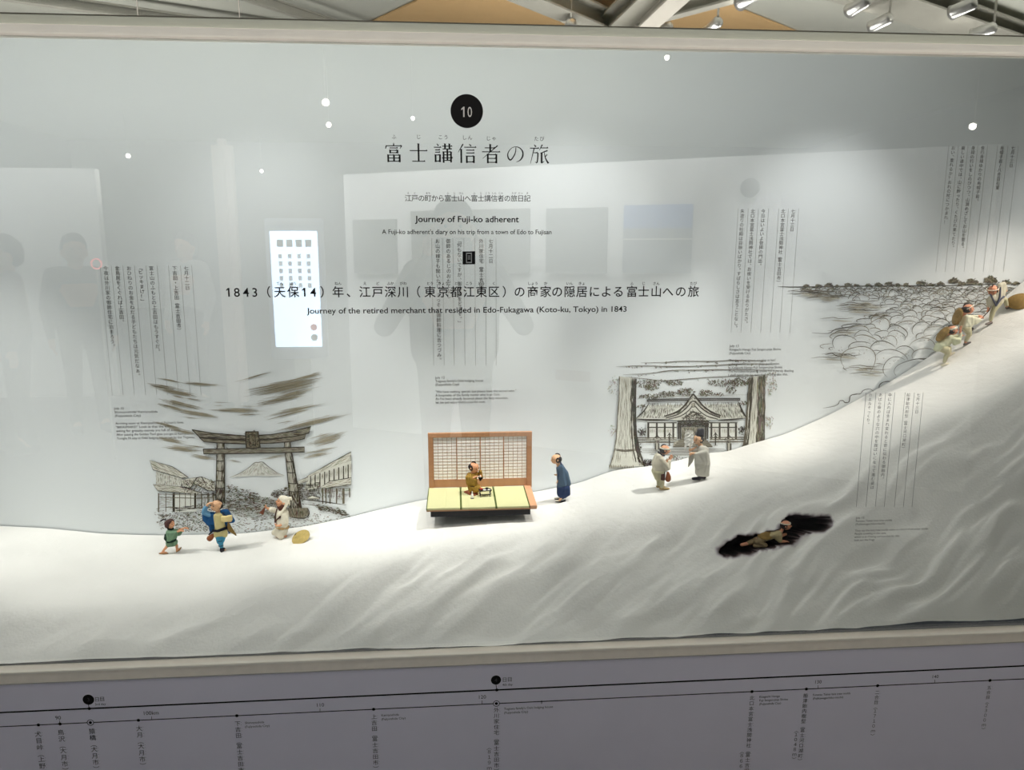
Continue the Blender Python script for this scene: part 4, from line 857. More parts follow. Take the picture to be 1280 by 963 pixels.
# cedars
def trunk(L1, R1, dark_right):
    poly = L1 + R1[::-1]; b.fill(poly, (217, 216, 205))
    n = 14
    for i in range(n + 1):
        t = i / n
        dk = (t > .72) if dark_right else (t < .22 or t > .6)
        for rep in range(3 if dk else 1):
            tt = min(max(t + random.uniform(-.04, .04), 0), 1)
            line = [(l_[0] * (1 - tt) + r_[0] * tt + random.uniform(-3, 3), l_[1] * (1 - tt) + r_[1] * tt) for l_, r_ in zip(L1, R1)]
            fine_ = []
            for j in range(len(line) - 1):
                for u in (0, .25, .5, .75): fine_.append((line[j][0] * (1 - u) + line[j + 1][0] * u + random.uniform(-2.5, 2.5), line[j][1] * (1 - u) + line[j + 1][1] * u))
            k0 = 0
            while k0 < len(fine_) - 2:
                k1 = min(k0 + random.randint(2, 5), len(fine_) - 1)
                b.stroke(fine_[k0:k1 + 1], (1.5 if dk else .8) * random.uniform(.6, 1.2), (72, 66, 52) if dk else (136, 130, 112), fine=False); k0 = k1 + (0 if dk else random.randint(0, 2))
    b.stroke(R1, 1.8 if dark_right else 1.0, DK, taper=False); b.stroke(L1, .9 if dark_right else 1.4, MD, taper=False)
trunk([(82, 120), (80, 240), (70, 400), (60, 560), (45, 660), (15, 780)], [(204, 136), (200, 260), (200, 400), (206, 540), (225, 650), (265, 775)], True)
trunk([(1030, 128), (1022, 250), (1008, 400), (1000, 520), (985, 620), (960, 660)], [(1140, 110), (1140, 240), (1138, 380), (1134, 500), (1132, 600), (1130, 640)], False)
b.hatch([(1085, 118), (1140, 110), (1134, 600), (1080, 610)], 90, 1.0, 1.1, (128, 122, 104), lens=14)
b.hatch([(176, 140), (204, 136), (200, 400), (206, 540), (262, 770), (225, 770), (185, 540)], 88, .9, 1.1, (66, 60, 48), lens=9)
for o_ in (0, 8): b.stroke([(50, 648 + o_), (120, 658 + o_), (228, 646 + o_)], 1.2, MD)
b.scatter([(205, 600), (238, 620), (236, 670), (205, 660)], 30, 3, 1.2, DK)
for x in range(10, 180, 13): b.stroke([(x, 800), (x + 3, 760 + random.uniform(0, 15)), (x + 8, 800)], .7, LT)
b.build('shrine_drawing', back, label='sepia ink drawing of a gabled shrine hall between two cedar trunks')

# C. the sea of clouds; crop [960,330,1280,520], k = 4
c = Ink(960, 330, 4.0, YI)
c.stroke([(50, 114), (160, 116), (400, 112), (900, 108), (1260, 96)], 1.2, DK, jit=.1)
def tree(x, y, r_, n):
    c.fill([(x + math.cos(t) * r_ * 1.1 * random.uniform(.7, 1.15), y + math.sin(t) * r_ * .8 * random.uniform(.55, 1.15) * (1 if math.sin(t) < 0 else .25)) for t in np.linspace(0, 6.28, 17)[:-1]], (134, 128, 110))
    for i in range(n):
        t = random.random() * 6.28; q = random.random() ** .5; xx = x + math.cos(t) * r_ * 1.1 * q; yy = y - abs(math.sin(t)) * r_ * .95 * q + 3
        c.scatter([(xx, yy), (xx + 5, yy), (xx + 5, yy + 5), (xx, yy + 5)], 1, 1.8, 1.0, (70, 66, 54), (-60, 40))
for x, y, r_, n in ((190, 112, 14, 20), (250, 112, 16, 24), (300, 110, 20, 36), (345, 113, 12, 12), (400, 108, 18, 26), (440, 110, 14, 16), (500, 109, 14, 16), (550, 106, 18, 30), (605, 103, 20, 34), (650, 107, 14, 18), (690, 107, 16, 18), (768, 100, 24, 44), (815, 106, 14, 18), (860, 102, 18, 28), (930, 92, 28, 70), (970, 104, 20, 24), (1020, 97, 30, 56), (1060, 104, 14, 14), (1110, 90, 34, 80), (1190, 98, 26, 44), (1240, 100, 16, 20)): tree(x, y, r_, n)
# cloud banks: lens-shaped regions, each filled with round clouds, far ones small
def in_bank(x, y):
    lo = -1e9
    if y < 180: left = 150 + max(0, (y - 122)) * 2.0 if y < 160 else 320 + (y - 160) * 3
    elif y < 270: left = 400 + 150 * math.sin((y - 180) / 90 * math.pi) + 60
    elif y < 345: left = 560 - (y - 270) * 3.4
    elif y < 400: left = 300 + 110 * math.sin((y - 345) / 55 * math.pi)
    elif y < 500: left = 300 + (y - 400) * .8
    else: left = 380 + (y - 500) * 2.0
    right = 1260 - (y - 110) * 1.02 + 40 if y < 600 else 0
    return left < x < right and y < 570 - max(0, (x - 700)) * .2
C_ = []
y = 124.0
while y < 565:
    s_ = 10 + (y - 120) * 0.14
    if y < 180: s_ = 11 + (y - 122) * .2
    x = 120 + random.uniform(0, s_)
    while x < 1270:
        r_ = s_ * random.uniform(.6, 1.45)
        edge = 1.0
        if in_bank(x, y) and random.random() < .93:
            lf = in_bank(x - 70, y)
            asp = random.uniform(.5, .85) if lf else random.uniform(.25, .45)
            C_.append((x, y + random.uniform(-.4, .4) * s_, r_ * (1.0 if lf else 1.5), r_ * asp))
        x += r_ * random.uniform(1.3, 1.9)
    y += s_ * .55
C_.sort(key=lambda e: e[1] + e[3])
for i, (x, y, rx, ry) in enumerate(C_):
    later = [e for e in C_[i + 1:] if abs(e[0] - x) < e[2] + rx and abs(e[1] - y) < e[3] + ry]
    run = []; ph = random.random() * 6.28; wob = random.uniform(.03, .09)
    N = 26
    a0 = math.radians(150 + random.uniform(-20, 10)); 
    for k in range(N + 1):
        t = a0 + math.radians(270) * k / N; rr_ = 1 + wob * math.sin(3 * t + ph)
        q = (x + math.cos(t) * rx * rr_, y + math.sin(t) * ry * rr_)
        hid = any(((q[0] - e[0]) / e[2]) ** 2 + ((q[1] - e[1]) / e[3]) ** 2 < .96 for e in later)
        if hid or k == N:
            if len(run) > 2: c.stroke(run, random.uniform(.75, 1.2) * (.85 if y < 200 else 1), (84, 79, 66) if random.random() < .7 else (120, 112, 94), fine=False)
            run = []
        else: run.append(q)
    if random.random() < .45:
        for j in range(random.randint(2, 5)): c.scatter([(x - rx * .3, y), (x + rx * .8, y - ry * .2), (x + rx * .6, y + ry * .7), (x - rx * .2, y + ry * .7)], 1, 1.6, .7, (130, 122, 102), (20, 70))
for i in range(26):
    y0 = random.choice([random.uniform(130, 175), random.uniform(185, 245), random.uniform(270, 345), random.uniform(385, 480), random.uniform(500, 570)])
    xl = 150 + (y0 - 122) * 2 if y0 < 180 else (430 if y0 < 250 else (300 if y0 < 480 else 440)); xl += random.uniform(-60, 60)
    c.stroke([(xl - 40, y0 + 3), (xl + 20, y0 - 4), (xl + 70, y0 + 2), (xl + 130, y0 - 3)], .8, MD, jit=.3)
    c.sweep((xl, y0 + 8), (xl + 120, y0 + 14), 2.5, 9, (150, 143, 124), .8)
for pts in ([(275, 722), (330, 712), (352, 700), (358, 686), (375, 684), (385, 694), (405, 690), (412, 660), (440, 652), (462, 650), (478, 632), (510, 626), (530, 640)], [(555, 625), (558, 606), (575, 592), (600, 588), (615, 592)], [(285, 455), (320, 448), (350, 462), (400, 452), (440, 466)], [(220, 345), (300, 348), (340, 326), (400, 318), (440, 306), (500, 300)], [(100, 135), (200, 140), (320, 152)]):
    c.stroke(pts, 1.1, DK)
c.build('cloud_sea_drawing', back, label='sepia ink drawing of a sea of rounded clouds with a row of tiny trees')
# ------------------------------------------------------------------ figurines: sculpted from blobs, fused by a voxel remesh
def _ico():
    bm = bmesh.new(); bmesh.ops.create_icosphere(bm, subdivisions=2, radius=1.0)
    v = np.array([x.co[:] for x in bm.verts]); bm.free(); return v
ICO = _ico()
def fuse(name, prims, voxel, m, parent, smooth=3, ratio=1.0, **kw):
    """prims: lists of (Vector, radius); each list is the convex hull of its balls"""
    bm = bmesh.new()
    for pr in prims:
        b2 = bmesh.new()
        for c, r in pr:
            for v in ICO: b2.verts.new((c.x + v[0] * r, c.y + v[1] * r, c.z + v[2] * r))
        res = bmesh.ops.convex_hull(b2, input=b2.verts[:])
        bmesh.ops.delete(b2, geom=[g for g in set(res['geom_interior']) | set(res['geom_unused']) if isinstance(g, bmesh.types.BMVert) and g.is_valid], context='VERTS')
        bmesh.ops.recalc_face_normals(b2, faces=b2.faces[:])
        tm = bpy.data.meshes.new('t'); b2.to_mesh(tm); b2.free(); bm.from_mesh(tm); bpy.data.meshes.remove(tm)
    me = bpy.data.meshes.new(name); bm.to_mesh(me); bm.free()
    o = bpy.data.objects.new(name, me); COL.objects.link(o)
    r = o.modifiers.new('r', 'REMESH'); r.mode = 'VOXEL'; r.voxel_size = voxel; r.use_smooth_shade = True
    if smooth: s_ = o.modifiers.new('s', 'SMOOTH'); s_.iterations = smooth; s_.factor = 0.5
    if ratio < 1: d = o.modifiers.new('d', 'DECIMATE'); d.ratio = ratio
    dg = bpy.context.evaluated_depsgraph_get(); me2 = bpy.data.meshes.new_from_object(o.evaluated_get(dg))
    bpy.data.objects.remove(o); bpy.data.meshes.remove(me)
    me2.name = name
    return link(name, me2, m, parent, smooth=True, **kw)

class Fig:
    """a small figure read off a crop of the photograph: cx, cy in crop pixels, d = depth in crop pixels (away is +)"""
    def __init__(s, name, label, cat, crop, k, origin, pos=None, group=None, lift=0.0):
        s.k = k; s.ox, s.oy = origin
        px, py = crop[0] + origin[0] / k, crop[1] + origin[1] / k
        s.pos = ground(px, py) if pos is None else (pos if isinstance(pos, Vector) else P(px, py, pos))
        s.u = depth(s.pos) / F / k
        s.root = empty(name, s.pos - Vector((0, 0, lift * s.u)), label, cat, group); s.pr = {}
    def p(s, x, y, d=0.0): return Vector(((x - s.ox) * s.u, d * s.u, (s.oy - y) * s.u * 1.045))
    def chain(s, key, *pts):
        """tapered limb through (x, y, d, r)"""
        L_ = s.pr.setdefault(key, [])
        if key == 'body': pts = [(*a[:3], a[3] * (.74 if a[3] >= 48 else .84 if a[3] >= 33 else 1)) for a in pts]
        for a, b in zip(pts[:-1], pts[1:]): L_.append([(s.p(*a[:3]), a[3] * s.u), (s.p(*b[:3]), b[3] * s.u)])
    def hull(s, key, *pts):
        s.pr.setdefault(key, []).append([(s.p(*a[:3]), a[3] * s.u) for a in pts])
    def ball(s, key, x, y, d, r): s.pr.setdefault(key, []).append([(s.p(x, y, d), r * s.u)])
    def head(s, x, y, d, r, ang, yaw=0.0, mouth='smile', key='body', eyes=True, ears=True):
        """ang: gaze angle in the picture plane (0 right, 180 left, 90 up); yaw: turn towards the viewer"""
        sgn = 1 if math.cos(math.radians(ang)) >= 0 else -1
        tilt = math.radians(ang if sgn > 0 else 180 - ang); yw = math.radians(yaw)
        f = Vector((sgn * math.cos(yw) * math.cos(tilt), -math.sin(yw) * math.cos(tilt), math.sin(tilt)))
        side = Vector((0, 0, 1)).cross(f).normalized(); up = f.cross(side) * 1.0
        up = f.cross(side); up = up if up.z > 0 else -up
        s.hf = (s.p(x, y, d), f, side, up, r * s.u)
        H_ = lambda *q: [(s.hp(a, b, c), rr * r * s.u) for a, b, c, rr in q]
        L_ = s.pr.setdefault(key, [])
        L_ += [H_((-.18, 0, .12, .80), (.12, 0, .14, .80), (.1, 0, -.2, .68)), H_((.05, 0, -.35, .58), (.42, 0, -.62, .30), (.5, 0, -.3, .36)),
               H_((.55, .32, -.22, .30)), H_((.55, -.32, -.22, .30)), H_((.82, 0, .12, .09), (1.06, 0, -.16, .14)), H_((.95, .12, -.2, .09), (.95, -.12, -.2, .09)),
               H_((.78, .2, -.44, .09), (.86, 0, -.42, .10), (.78, -.2, -.44, .09)), H_((.72, .17, -.57, .10), (.80, 0, -.58, .11), (.72, -.17, -.57, .10)),
               H_((.80, .42, .26, .08), (.88, .14, .26, .08)), H_((.80, -.42, .26, .08), (.88, -.14, .26, .08))]
        if ears:
            for q in (1, -1): L_ += [H_((-.02, q * .84, .08, .13), (-.06, q * .90, .02, .14), (0, q * .84, -.2, .10))]
        if eyes:
            s.pr.setdefault('eye', []); s.pr['eye'] += [H_((.86, .30, .07, .075), (.82, .38, .07, .06)), H_((.86, -.30, .07, .075), (.82, -.38, .07, .06))]
            s.pr.setdefault('eyebrow', []); s.pr['eyebrow'] += [H_((.84, .20, .40, .045), (.78, .46, .38, .045)), H_((.84, -.20, .40, .045), (.78, -.46, .38, .045))]
        if mouth: s.pr.setdefault('mouth', []); s.pr['mouth'] += [H_((.84, .18, -.50, .055 if mouth == 'smile' else .09), (.90, 0, -.50, .05 if mouth == 'smile' else .11), (.84, -.18, -.50, .055 if mouth == 'smile' else .09))]
    def hp(s, a, b, c):
        o, f, sd, up, r = s.hf; return o + (f * a + sd * b + up * c) * r
    def hh(s, key, *q):
        s.pr.setdefault(key, []).append([(s.hp(a, b, c), rr * s.hf[4]) for a, b, c, rr in q])
    def topknot(s, key='hair', bare=True):
        s.hh(key, (-.42, .28, -.02, .66), (-.42, -.28, -.02, .66), (-.2, .34, -.1, .62), (-.2, -.34, -.1, .62), (-.5, 0, -.35, .45))
        for q in (1, -1): s.hh(key, (-.1, q * .70, .25, .26), (.22, q * .70, .10, .14), (-.2, q * .62, -.2, .3))
        s.pr.setdefault('topknot', []); f = lambda a, b, c, rr: (s.hp(a, b, c), rr * s.hf[4])
        s.pr['topknot'] += [[f(-.75, 0, .55, .14), f(-.62, 0, .92, .12)], [f(-.62, 0, .92, .12), f(-.25, 0, 1.08, .13)], [f(-.25, 0, 1.08, .13), f(.12, 0, 1.04, .10)]]
    def hand(s, x, y, d, ang, L_, key='body', spread='d', curl=25, dd=0.0, w_=1.0):
        """palm, four unequal two-jointed fingers and a thumb from the side of the palm"""
        a = math.radians(ang); f = Vector((math.cos(a), dd, math.sin(a))).normalized()
        if spread == 'd': ax = Vector((0, 1, 0)); be = f.cross(ax).normalized()
        else: ax = Vector((-f.z, 0, f.x)).normalized(); be = Vector((0, 1, 0))
        o = s.p(x, y, d); U = L_ * s.u; L2 = s.pr.setdefault(key, [])
        L2.append([(o, U * .15), (o + f * U * .42 + ax * U * .15 * w_, U * .13), (o + f * U * .42 - ax * U * .15 * w_, U * .13)])
        c1, c2 = math.radians(curl), math.radians(curl * 2)
        for i, ln in enumerate((.40, .50, .54, .46)):
            off = (i - 1.5) * .135 * w_; r_ = U * .062
            p0 = o + f * U * .42 + ax * U * off; p1 = p0 + (f * math.cos(c1) - be * math.sin(c1) + ax * off * .5) * U * ln * .55; p2 = p1 + (f * math.cos(c2) - be * math.sin(c2) + ax * off * .3) * U * ln * .45
            L2 += [[(p0, r_ * 1.15), (p1, r_)], [(p1, r_), (p2, r_ * .85)]]
        t0 = o + f * U * .12 + ax * U * .17 * w_; t1 = t0 + (f * .7 + ax * .55 - be * .3).normalized() * U * .24; t2 = t1 + (f * .85 + ax * .1 - be * .4).normalized() * U * .18
        L2 += [[(t0, U * .09), (t1, U * .075)], [(t1, U * .075), (t2, U * .06)]]
    def foot(s, x, y, d, ang, L_, key='body', r=.2):
        a = math.radians(ang); f = Vector((math.cos(a), 0, math.sin(a))); o = s.p(x, y, d); U = L_ * s.u
        s.pr.setdefault(key, []).append([(o - f * U * .2, U * r * 1.05), (o + f * U * .35, U * r), (o + f * U * .72 + Vector((0, U * .08, 0)), U * r * .7), (o + f * U * .72 - Vector((0, U * .08, 0)), U * r * .7)])
    def build(s, key, m, vox=0.5, name=None, label=None, smooth=2, parent=None, lazy=False):
        if key not in s.pr: return None
        if parent is None and key == 'topknot': parent = getattr(s, 'hair', None)
        o = fuse(name or key, s.pr[key], vox * s.u * s.k * 1.0, m, parent or s.root, smooth=smooth, label=label)
        if key in ('body', 'hair'): setattr(s, key, o)
        return o
    def ring(s, name, c, ax1, ax2, r1, r2, h, t, m, label=None, n=30):
        """a flat band round an ellipse; ax1, ax2 unit axes"""
        nrm = ax1.cross(ax2).normalized(); V, Fc = [], []
        for k in range(n):
            a = 2 * math.pi * k / n; dr = (ax1 * math.cos(a) * r1 + ax2 * math.sin(a) * r2); o_ = dr.normalized() * t
            wv = h * (1 + .08 * math.sin(5 * a))
            V += [c + dr + nrm * wv / 2, c + dr + o_ + nrm * wv * .35, c + dr + o_ - nrm * wv * .35, c + dr - nrm * wv / 2]
        for k in range(n):
            j = (k + 1) % n
            for q in range(4): Fc.append((4 * k + q, 4 * j + q, 4 * j + (q + 1) % 4, 4 * k + (q + 1) % 4))
        return link(name, meshof(V, Fc, name), m, s.root, label=label, smooth=True)
    def headband(s, m, hgt=.22, z=.42, r=.86, label='white headband', back=0.0):
        o, f, sd, up, R = s.hf; f2 = (f + up * back).normalized()
        return s.ring('headband', s.hp(-.03, 0, z), f2, sd, R * r * 1.04, R * r * .98, R * hgt, R * .07, m, label)
    def dots(s, eye=M_INK):
        mb = mat('dark_eye', (28, 18, 14), .4); mm = mat('dark_mouth', (120, 40, 30), .6)
        if 'eye' in s.pr: s.build('eye', mb, .12, smooth=0, parent=s.body)
        if 'eyebrow' in s.pr: s.build('eyebrow', mat('eyebrow_hair', (60, 44, 34), .8), .12, smooth=0, parent=s.body)
        if 'mouth' in s.pr: s.build('mouth', mm, .14, smooth=0, parent=s.body)

SKIN = mat('painted_skin', (226, 178, 138), .55, .3, noise_=.06, nscale=80)
SKIN_O = mat('ruddy_skin', (222, 160, 120), .55, .3, noise_=.08, nscale=80)
SKIN_R = mat('red_sunburnt_skin', (216, 150, 118), .55, .3, noise_=.08, nscale=80)
HAIR = mat('black_hair', (34, 28, 28), .6, .3, noise_=.2, nscale=200, bump=.4, bscale=400)
CLO = dict(rough=.85, spec=.1, noise_=.10, nscale=60, bump=.3, bscale=22, wave=9)
GREEN = mat('green_kimono_cloth', (116, 146, 118), **CLO); DGREEN = mat('dark_green_sash', (30, 52, 44), **CLO)
BLUE = mat('blue_coat_cloth', (36, 84, 134), **CLO); LBLUE = mat('light_blue_cloth', (110, 158, 192), **CLO); TEAL = mat('blue_legging_cloth', (72, 146, 178), **CLO)
TAN = mat('tan_tunic_cloth', (206, 192, 138), **CLO); NAVY = mat('black_belt_cloth', (26, 28, 38), **CLO)
WHITE = mat('white_cloth', (232, 224, 204), **CLO); OFFW = mat('off_white_cloth', (214, 206, 186), **CLO); KHAKI = mat('pale_khaki_cloth', (196, 190, 158), **CLO)
BROWN = mat('brown_leather', (140, 78, 42), .6, .3, noise_=.15, nscale=40); DBROWN = mat('dark_brown_wood', (74, 40, 28), .5, .4, noise_=.2, nscale=60)
STRAW = mat('woven_straw', (214, 188, 116), .8, .2, noise_=.15, nscale=120, bump=.8, bscale=160, wave=1); STRAWD = mat('dark_woven_straw', (158, 128, 74), .8, .2, noise_=.18, nscale=120, bump=.8, bscale=160, wave=1)
BLACK = mat('black_cloth', (30, 28, 34), .7, .2, noise_=.1, nscale=60)
SLATE = mat('slate_blue_coat', (78, 98, 118), **CLO); INDIGO = mat('indigo_kimono', (46, 62, 96), **CLO)
OCHRE = mat('ochre_striped_kimono', (168, 132, 62), rough=.85, spec=.1, noise_=.2, nscale=90, bump=.6, bscale=60, wave=2)
GREYR = mat('pale_grey_robe', (196, 192, 180), **CLO); STEELC = mat('blue_grey_cloth', (96, 98, 112), **CLO); MAROON = mat('maroon_hair', (76, 48, 44), .7, .3, noise_=.12, nscale=70)
G_ = 'painted clay figurines on the snowy slope'

# 1. child in green
f = Fig('person', 'child figurine in green kimono with brown bobbed hair, reaching both hands forward', 'person', (190, 640), 16.05, (345, 838), group=G_)
f.head(412, 240, 0, 92, 5, 22); f.chain('body', (400, 300, 0, 42), (410, 380, 0, 46)); f.chain('body', (410, 400, 0, 70), (405, 560, 0, 68))
f.chain('body', (425, 405, -55, 36), (520, 392, -70, 26), (600, 372, -60, 20)); f.hand(600, 370, -60, 12, 105); f.chain('body', (430, 400, 55, 36), (560, 390, 60, 24), (660, 352, 45, 18)); f.hand(660, 350, 45, 2, 100)
f.chain('body', (370, 620, -28, 42), (305, 705, -30, 30), (240, 775, -30, 21)); f.foot(225, 806, -30, 4, 110, r=.17)
f.chain('body', (440, 620, 32, 42), (492, 690, 30, 29), (492, 770, 28, 21)); f.foot(496, 790, 28, 38, 95, r=.17)
f.build('body', SKIN_O, .42); f.dots()
f.hh('hair', (-.3, .2, .12, .85), (-.3, -.2, .12, .85), (.05, .22, .38, .72), (.05, -.22, .38, .72)); f.hh('hair', (-.45, .45, -.3, .55), (-.45, -.45, -.3, .55), (-.2, .5, .1, .6), (-.2, -.5, .1, .6), (-.5, 0, -.55, .45))
f.build('hair', MAROON, .42, label='dark brown bobbed hair')
f.chain('topknot', (330, 158, 0, 16), (285, 150, 0, 15), (238, 178, 0, 18)); f.build('topknot', HAIR, .3, label='black tufted topknot')
f.hull('kimono', (385, 400, -45, 55), (385, 400, 45, 55), (400, 560, -40, 60), (400, 560, 40, 60), (440, 400, 0, 58)); f.hull('kimono', (430, 402, -62, 42), (545, 385, -78, 28), (530, 490, -78, 26), (430, 525, -66, 30)); f.hull('kimono', (440, 402, 60, 40), (620, 392, 62, 22), (560, 488, 62, 20), (450, 500, 60, 30))
f.hull('kimono', (350, 600, -35, 45), (350, 600, 35, 45), (480, 610, -30, 40), (480, 610, 35, 40), (345, 665, -32, 34), (345, 665, 32, 34), (480, 650, 30, 32), (462, 655, -40, 32)); f.build('kimono', GREEN, .5, label='green kimono')
f.ring('collar', f.p(412, 335, 0), Vector((1, 0, -.2)).normalized(), Vector((0, 1, 0)), 52 * f.u, 50 * f.u, 30 * f.u, 10 * f.u, DGREEN)
f.ring('sash', f.p(408, 575, 0), Vector((1, 0, .15)).normalized(), Vector((0, 1, 0)), 84 * f.u, 86 * f.u, 42 * f.u, 14 * f.u, DGREEN, 'dark green sash')
f.hull('sash_bow', (305, 450, -10, 18), (300, 530, -10, 30), (322, 575, 10, 34), (345, 520, 10, 30)); f.build('sash_bow', DGREEN, .4, label='dark green bow at the back')
f.hull('sandal', (165, 818, -30, 12), (330, 822, -30, 14), (250, 826, -46, 12), (250, 826, -14, 12)); f.hull('sandal', (480, 818, 28, 12), (575, 735, 28, 12), (535, 790, 14, 11), (535, 790, 42, 11)); f.build('sandal', mat('straw_sandal', (150, 112, 70), .8), .3)

# 2. man in blue, hand over his eyes
f = Fig('person', 'stout bald man figurine in blue coat shading his eyes with one hand', 'person', (240, 615), 12.04, (455, 888), group=G_)
f.head(420, 208, 0, 88, 172, 52); f.chain('body', (430, 280, 0, 40), (440, 340, 0, 46)); f.chain('body', (440, 380, 0, 75), (450, 600, 0, 70))
f.chain('body', (350, 340, -20, 40), (240, 290, -30, 30), (300, 185, -55, 22)); f.hand(306, 172, -60, 32, 100, spread='d', curl=14)
f.chain('body', (530, 320, 0, 40), (620, 430, -10, 30), (545, 400, -70, 20)); f.hand(560, 405, -70, 160, 75, curl=40)
f.chain('body', (455, 640, -20, 55), (440, 740, -25, 36), (455, 820, -10, 24)); f.foot(462, 862, -20, -8, 70); f.chain('body', (430, 650, 40, 50), (400, 720, 50, 34), (388, 760, 70, 24))
f.build('body', SKIN, .5); f.dots()
f.hh('hair', (-.5, .3, -.05, .52), (-.5, -.3, -.05, .52), (-.4, 0, -.3, .5)); f.build('hair', HAIR, .4); f.chain('topknot', (490, 150, 20, 12), (475, 128, 10, 11), (445, 120, 0, 10)); f.build('topknot', HAIR, .3)
f.hull('tunic', (415, 345, -40, 40), (480, 340, -30, 40), (440, 520, -45, 52), (490, 515, -30, 50), (450, 420, 30, 60)); f.hull('tunic', (400, 575, -40, 42), (520, 575, -30, 42), (395, 640, -30, 38), (520, 640, -25, 40), (455, 600, 40, 55)); f.build('tunic', TAN, .55, label='tan tunic')
f.hull('coat', (245, 320, -20, 38), (240, 400, -15, 34), (300, 470, -10, 40), (370, 330, -25, 40), (385, 440, -20, 30), (330, 380, 40, 50)); f.hull('coat', (330, 470, -10, 45), (385, 470, -20, 26), (305, 590, 5, 16), (330, 560, 30, 22), (370, 520, 0, 28))
f.hull('coat', (510, 300, -10, 42), (560, 300, 0, 38), (640, 440, 0, 34), (580, 440, -10, 34), (560, 400, 40, 50)); f.hull('coat', (540, 440, -15, 26), (580, 620, 5, 14), (560, 560, 40, 22), (520, 500, 30, 30)); f.hull('coat', (420, 340, 55, 50), (500, 340, 50, 50), (420, 560, 55, 35), (510, 560, 50, 35))
f.build('coat', BLUE, .55, label='blue open coat'); f.chain('raised_sleeve', (330, 335, -25, 44), (250, 295, -35, 42), (262, 240, -45, 36), (290, 200, -52, 28)); f.build('raised_sleeve', LBLUE, .5, label='pale blue raised sleeve')
f.chain('belt', (365, 560, -62, 20), (440, 556, -92, 20), (520, 532, -74, 22), (560, 530, -30, 20)); f.chain('belt', (365, 562, -62, 16), (285, 632, -10, 12)); f.build('belt', NAVY, .4, label='black belt')
f.hull('leggings', (425, 670, -20, 50), (480, 670, -20, 50), (438, 740, -28, 40), (470, 730, -20, 36)); f.chain('leggings', (445, 740, -25, 42), (452, 820, -12, 30)); f.chain('leggings', (430, 670, 30, 50), (398, 730, 50, 36)); f.build('leggings', TEAL, .5, label='bright blue leggings')
for y in (722, 800): f.ring('legging_tie', f.p(448, y, -24), Vector((1, 0, .1)).normalized(), Vector((0, 1, 0)), (46 if y < 750 else 33) * f.u, (46 if y < 750 else 33) * f.u, 9 * f.u, 4 * f.u, NAVY)
f.hull('shoe', (450, 860, -12, 28), (480, 862, -12, 28), (462, 872, -48, 24)); f.hull('shoe', (380, 750, 66, 26), (405, 780, 70, 22), (390, 785, 50, 20)); f.build('shoe', BLACK, .4, label='black shoes')
f.chain('bag', (292, 690, -15, 46), (345, 640, -30, 30)); f.build('bag', BROWN, .4, label='orange-brown pouch')
f.hull('bundle', (520, 350, -90, 20), (520, 405, -90, 20), (575, 350, -95, 22), (575, 405, -95, 20), (545, 378, -50, 30)); f.hull('bundle', (600, 345, -95, 22), (600, 400, -95, 20), (645, 340, -85, 18), (645, 395, -85, 18), (620, 370, -50, 30)); f.build('bundle', mat('cream_bundle', (232, 210, 150), .8, noise_=.1, nscale=50), .45, label='cream cloth bundle')
f.hull('folded_hat', (592, 445, -60, 10), (686, 645, -40, 9), (590, 565, -62, 9), (575, 500, -50, 10)); f.build('folded_hat', STRAWD, .3, label='brown straw hat hung at his side'); f.chain('carrying_strap', (510, 290, -45, 7), (550, 320, -75, 7), (585, 335, -95, 7)); f.build('carrying_strap', NAVY, .25)

# 3. kneeling pilgrim with a bell
f = Fig('person', 'kneeling bearded figurine in white with a head cloth, ringing a hand bell', 'person', (320, 610), 12.04, (340, 762), group=G_)
f.head(428, 218, 0, 88, 158, 25, mouth='open'); f.chain('body', (425, 290, 0, 42), (415, 360, 0, 46)); f.chain('body', (415, 400, 0, 72), (395, 580, 0, 70))
f.chain('body', (350, 370, 30, 34), (275, 335, 10, 26), (200, 300, -10, 19)); f.hand(200, 298, -10, 140, 80, curl=55); f.chain('body', (460, 400, -55, 36), (475, 500, -75, 27), (385, 540, -90, 20)); f.hand(385, 540, -90, 175, 90, curl=30)
f.chain('body', (400, 610, 40, 60), (275, 680, 40, 42), (330, 740, 60, 25)); f.chain('body', (420, 610, -40, 60), (390, 700, -60, 42), (440, 740, 20, 25)); f.build('body', SKIN_O, .5); f.dots()
f.hh('head_cloth', (-.28, .2, .42, .74), (-.28, -.2, .42, .74), (.28, .2, .52, .56), (.28, -.2, .52, .56), (-.3, .3, .05, .66), (-.3, -.3, .05, .66)); f.chain('head_cloth', (500, 175, 0, 34), (545, 165, 0, 26), (560, 178, 0, 16)); f.build('head_cloth', WHITE, .5, label='white head cloth knotted at the back')
f.chain('cloth_tail', (520, 205, -30, 20), (460, 300, -70, 20), (400, 385, -88, 18)); f.chain('cloth_tail', (520, 190, -20, 16), (530, 255, -10, 13)); f.build('cloth_tail', WHITE, .35)
f.hull('beard', (372, 285, 0, 30), (395, 330, -10, 22), (440, 250, -60, 24), (440, 250, 50, 24)); f.build('beard', mat('dark_beard', (92, 52, 38), .8), .4)
f.hull('jacket', (380, 385, -40, 48), (450, 385, -50, 50), (380, 385, 45, 48), (450, 390, 45, 50), (370, 560, -45, 48), (440, 560, -45, 48), (370, 560, 45, 48), (440, 560, 45, 48)); f.chain('jacket', (360, 375, 30, 42), (285, 335, 10, 42), (255, 325, 0, 40)); f.hull('jacket', (455, 390, -60, 48), (485, 480, -80, 38), (450, 520, -90, 34), (420, 470, -70, 30)); f.build('jacket', WHITE, .55, label='white jacket')
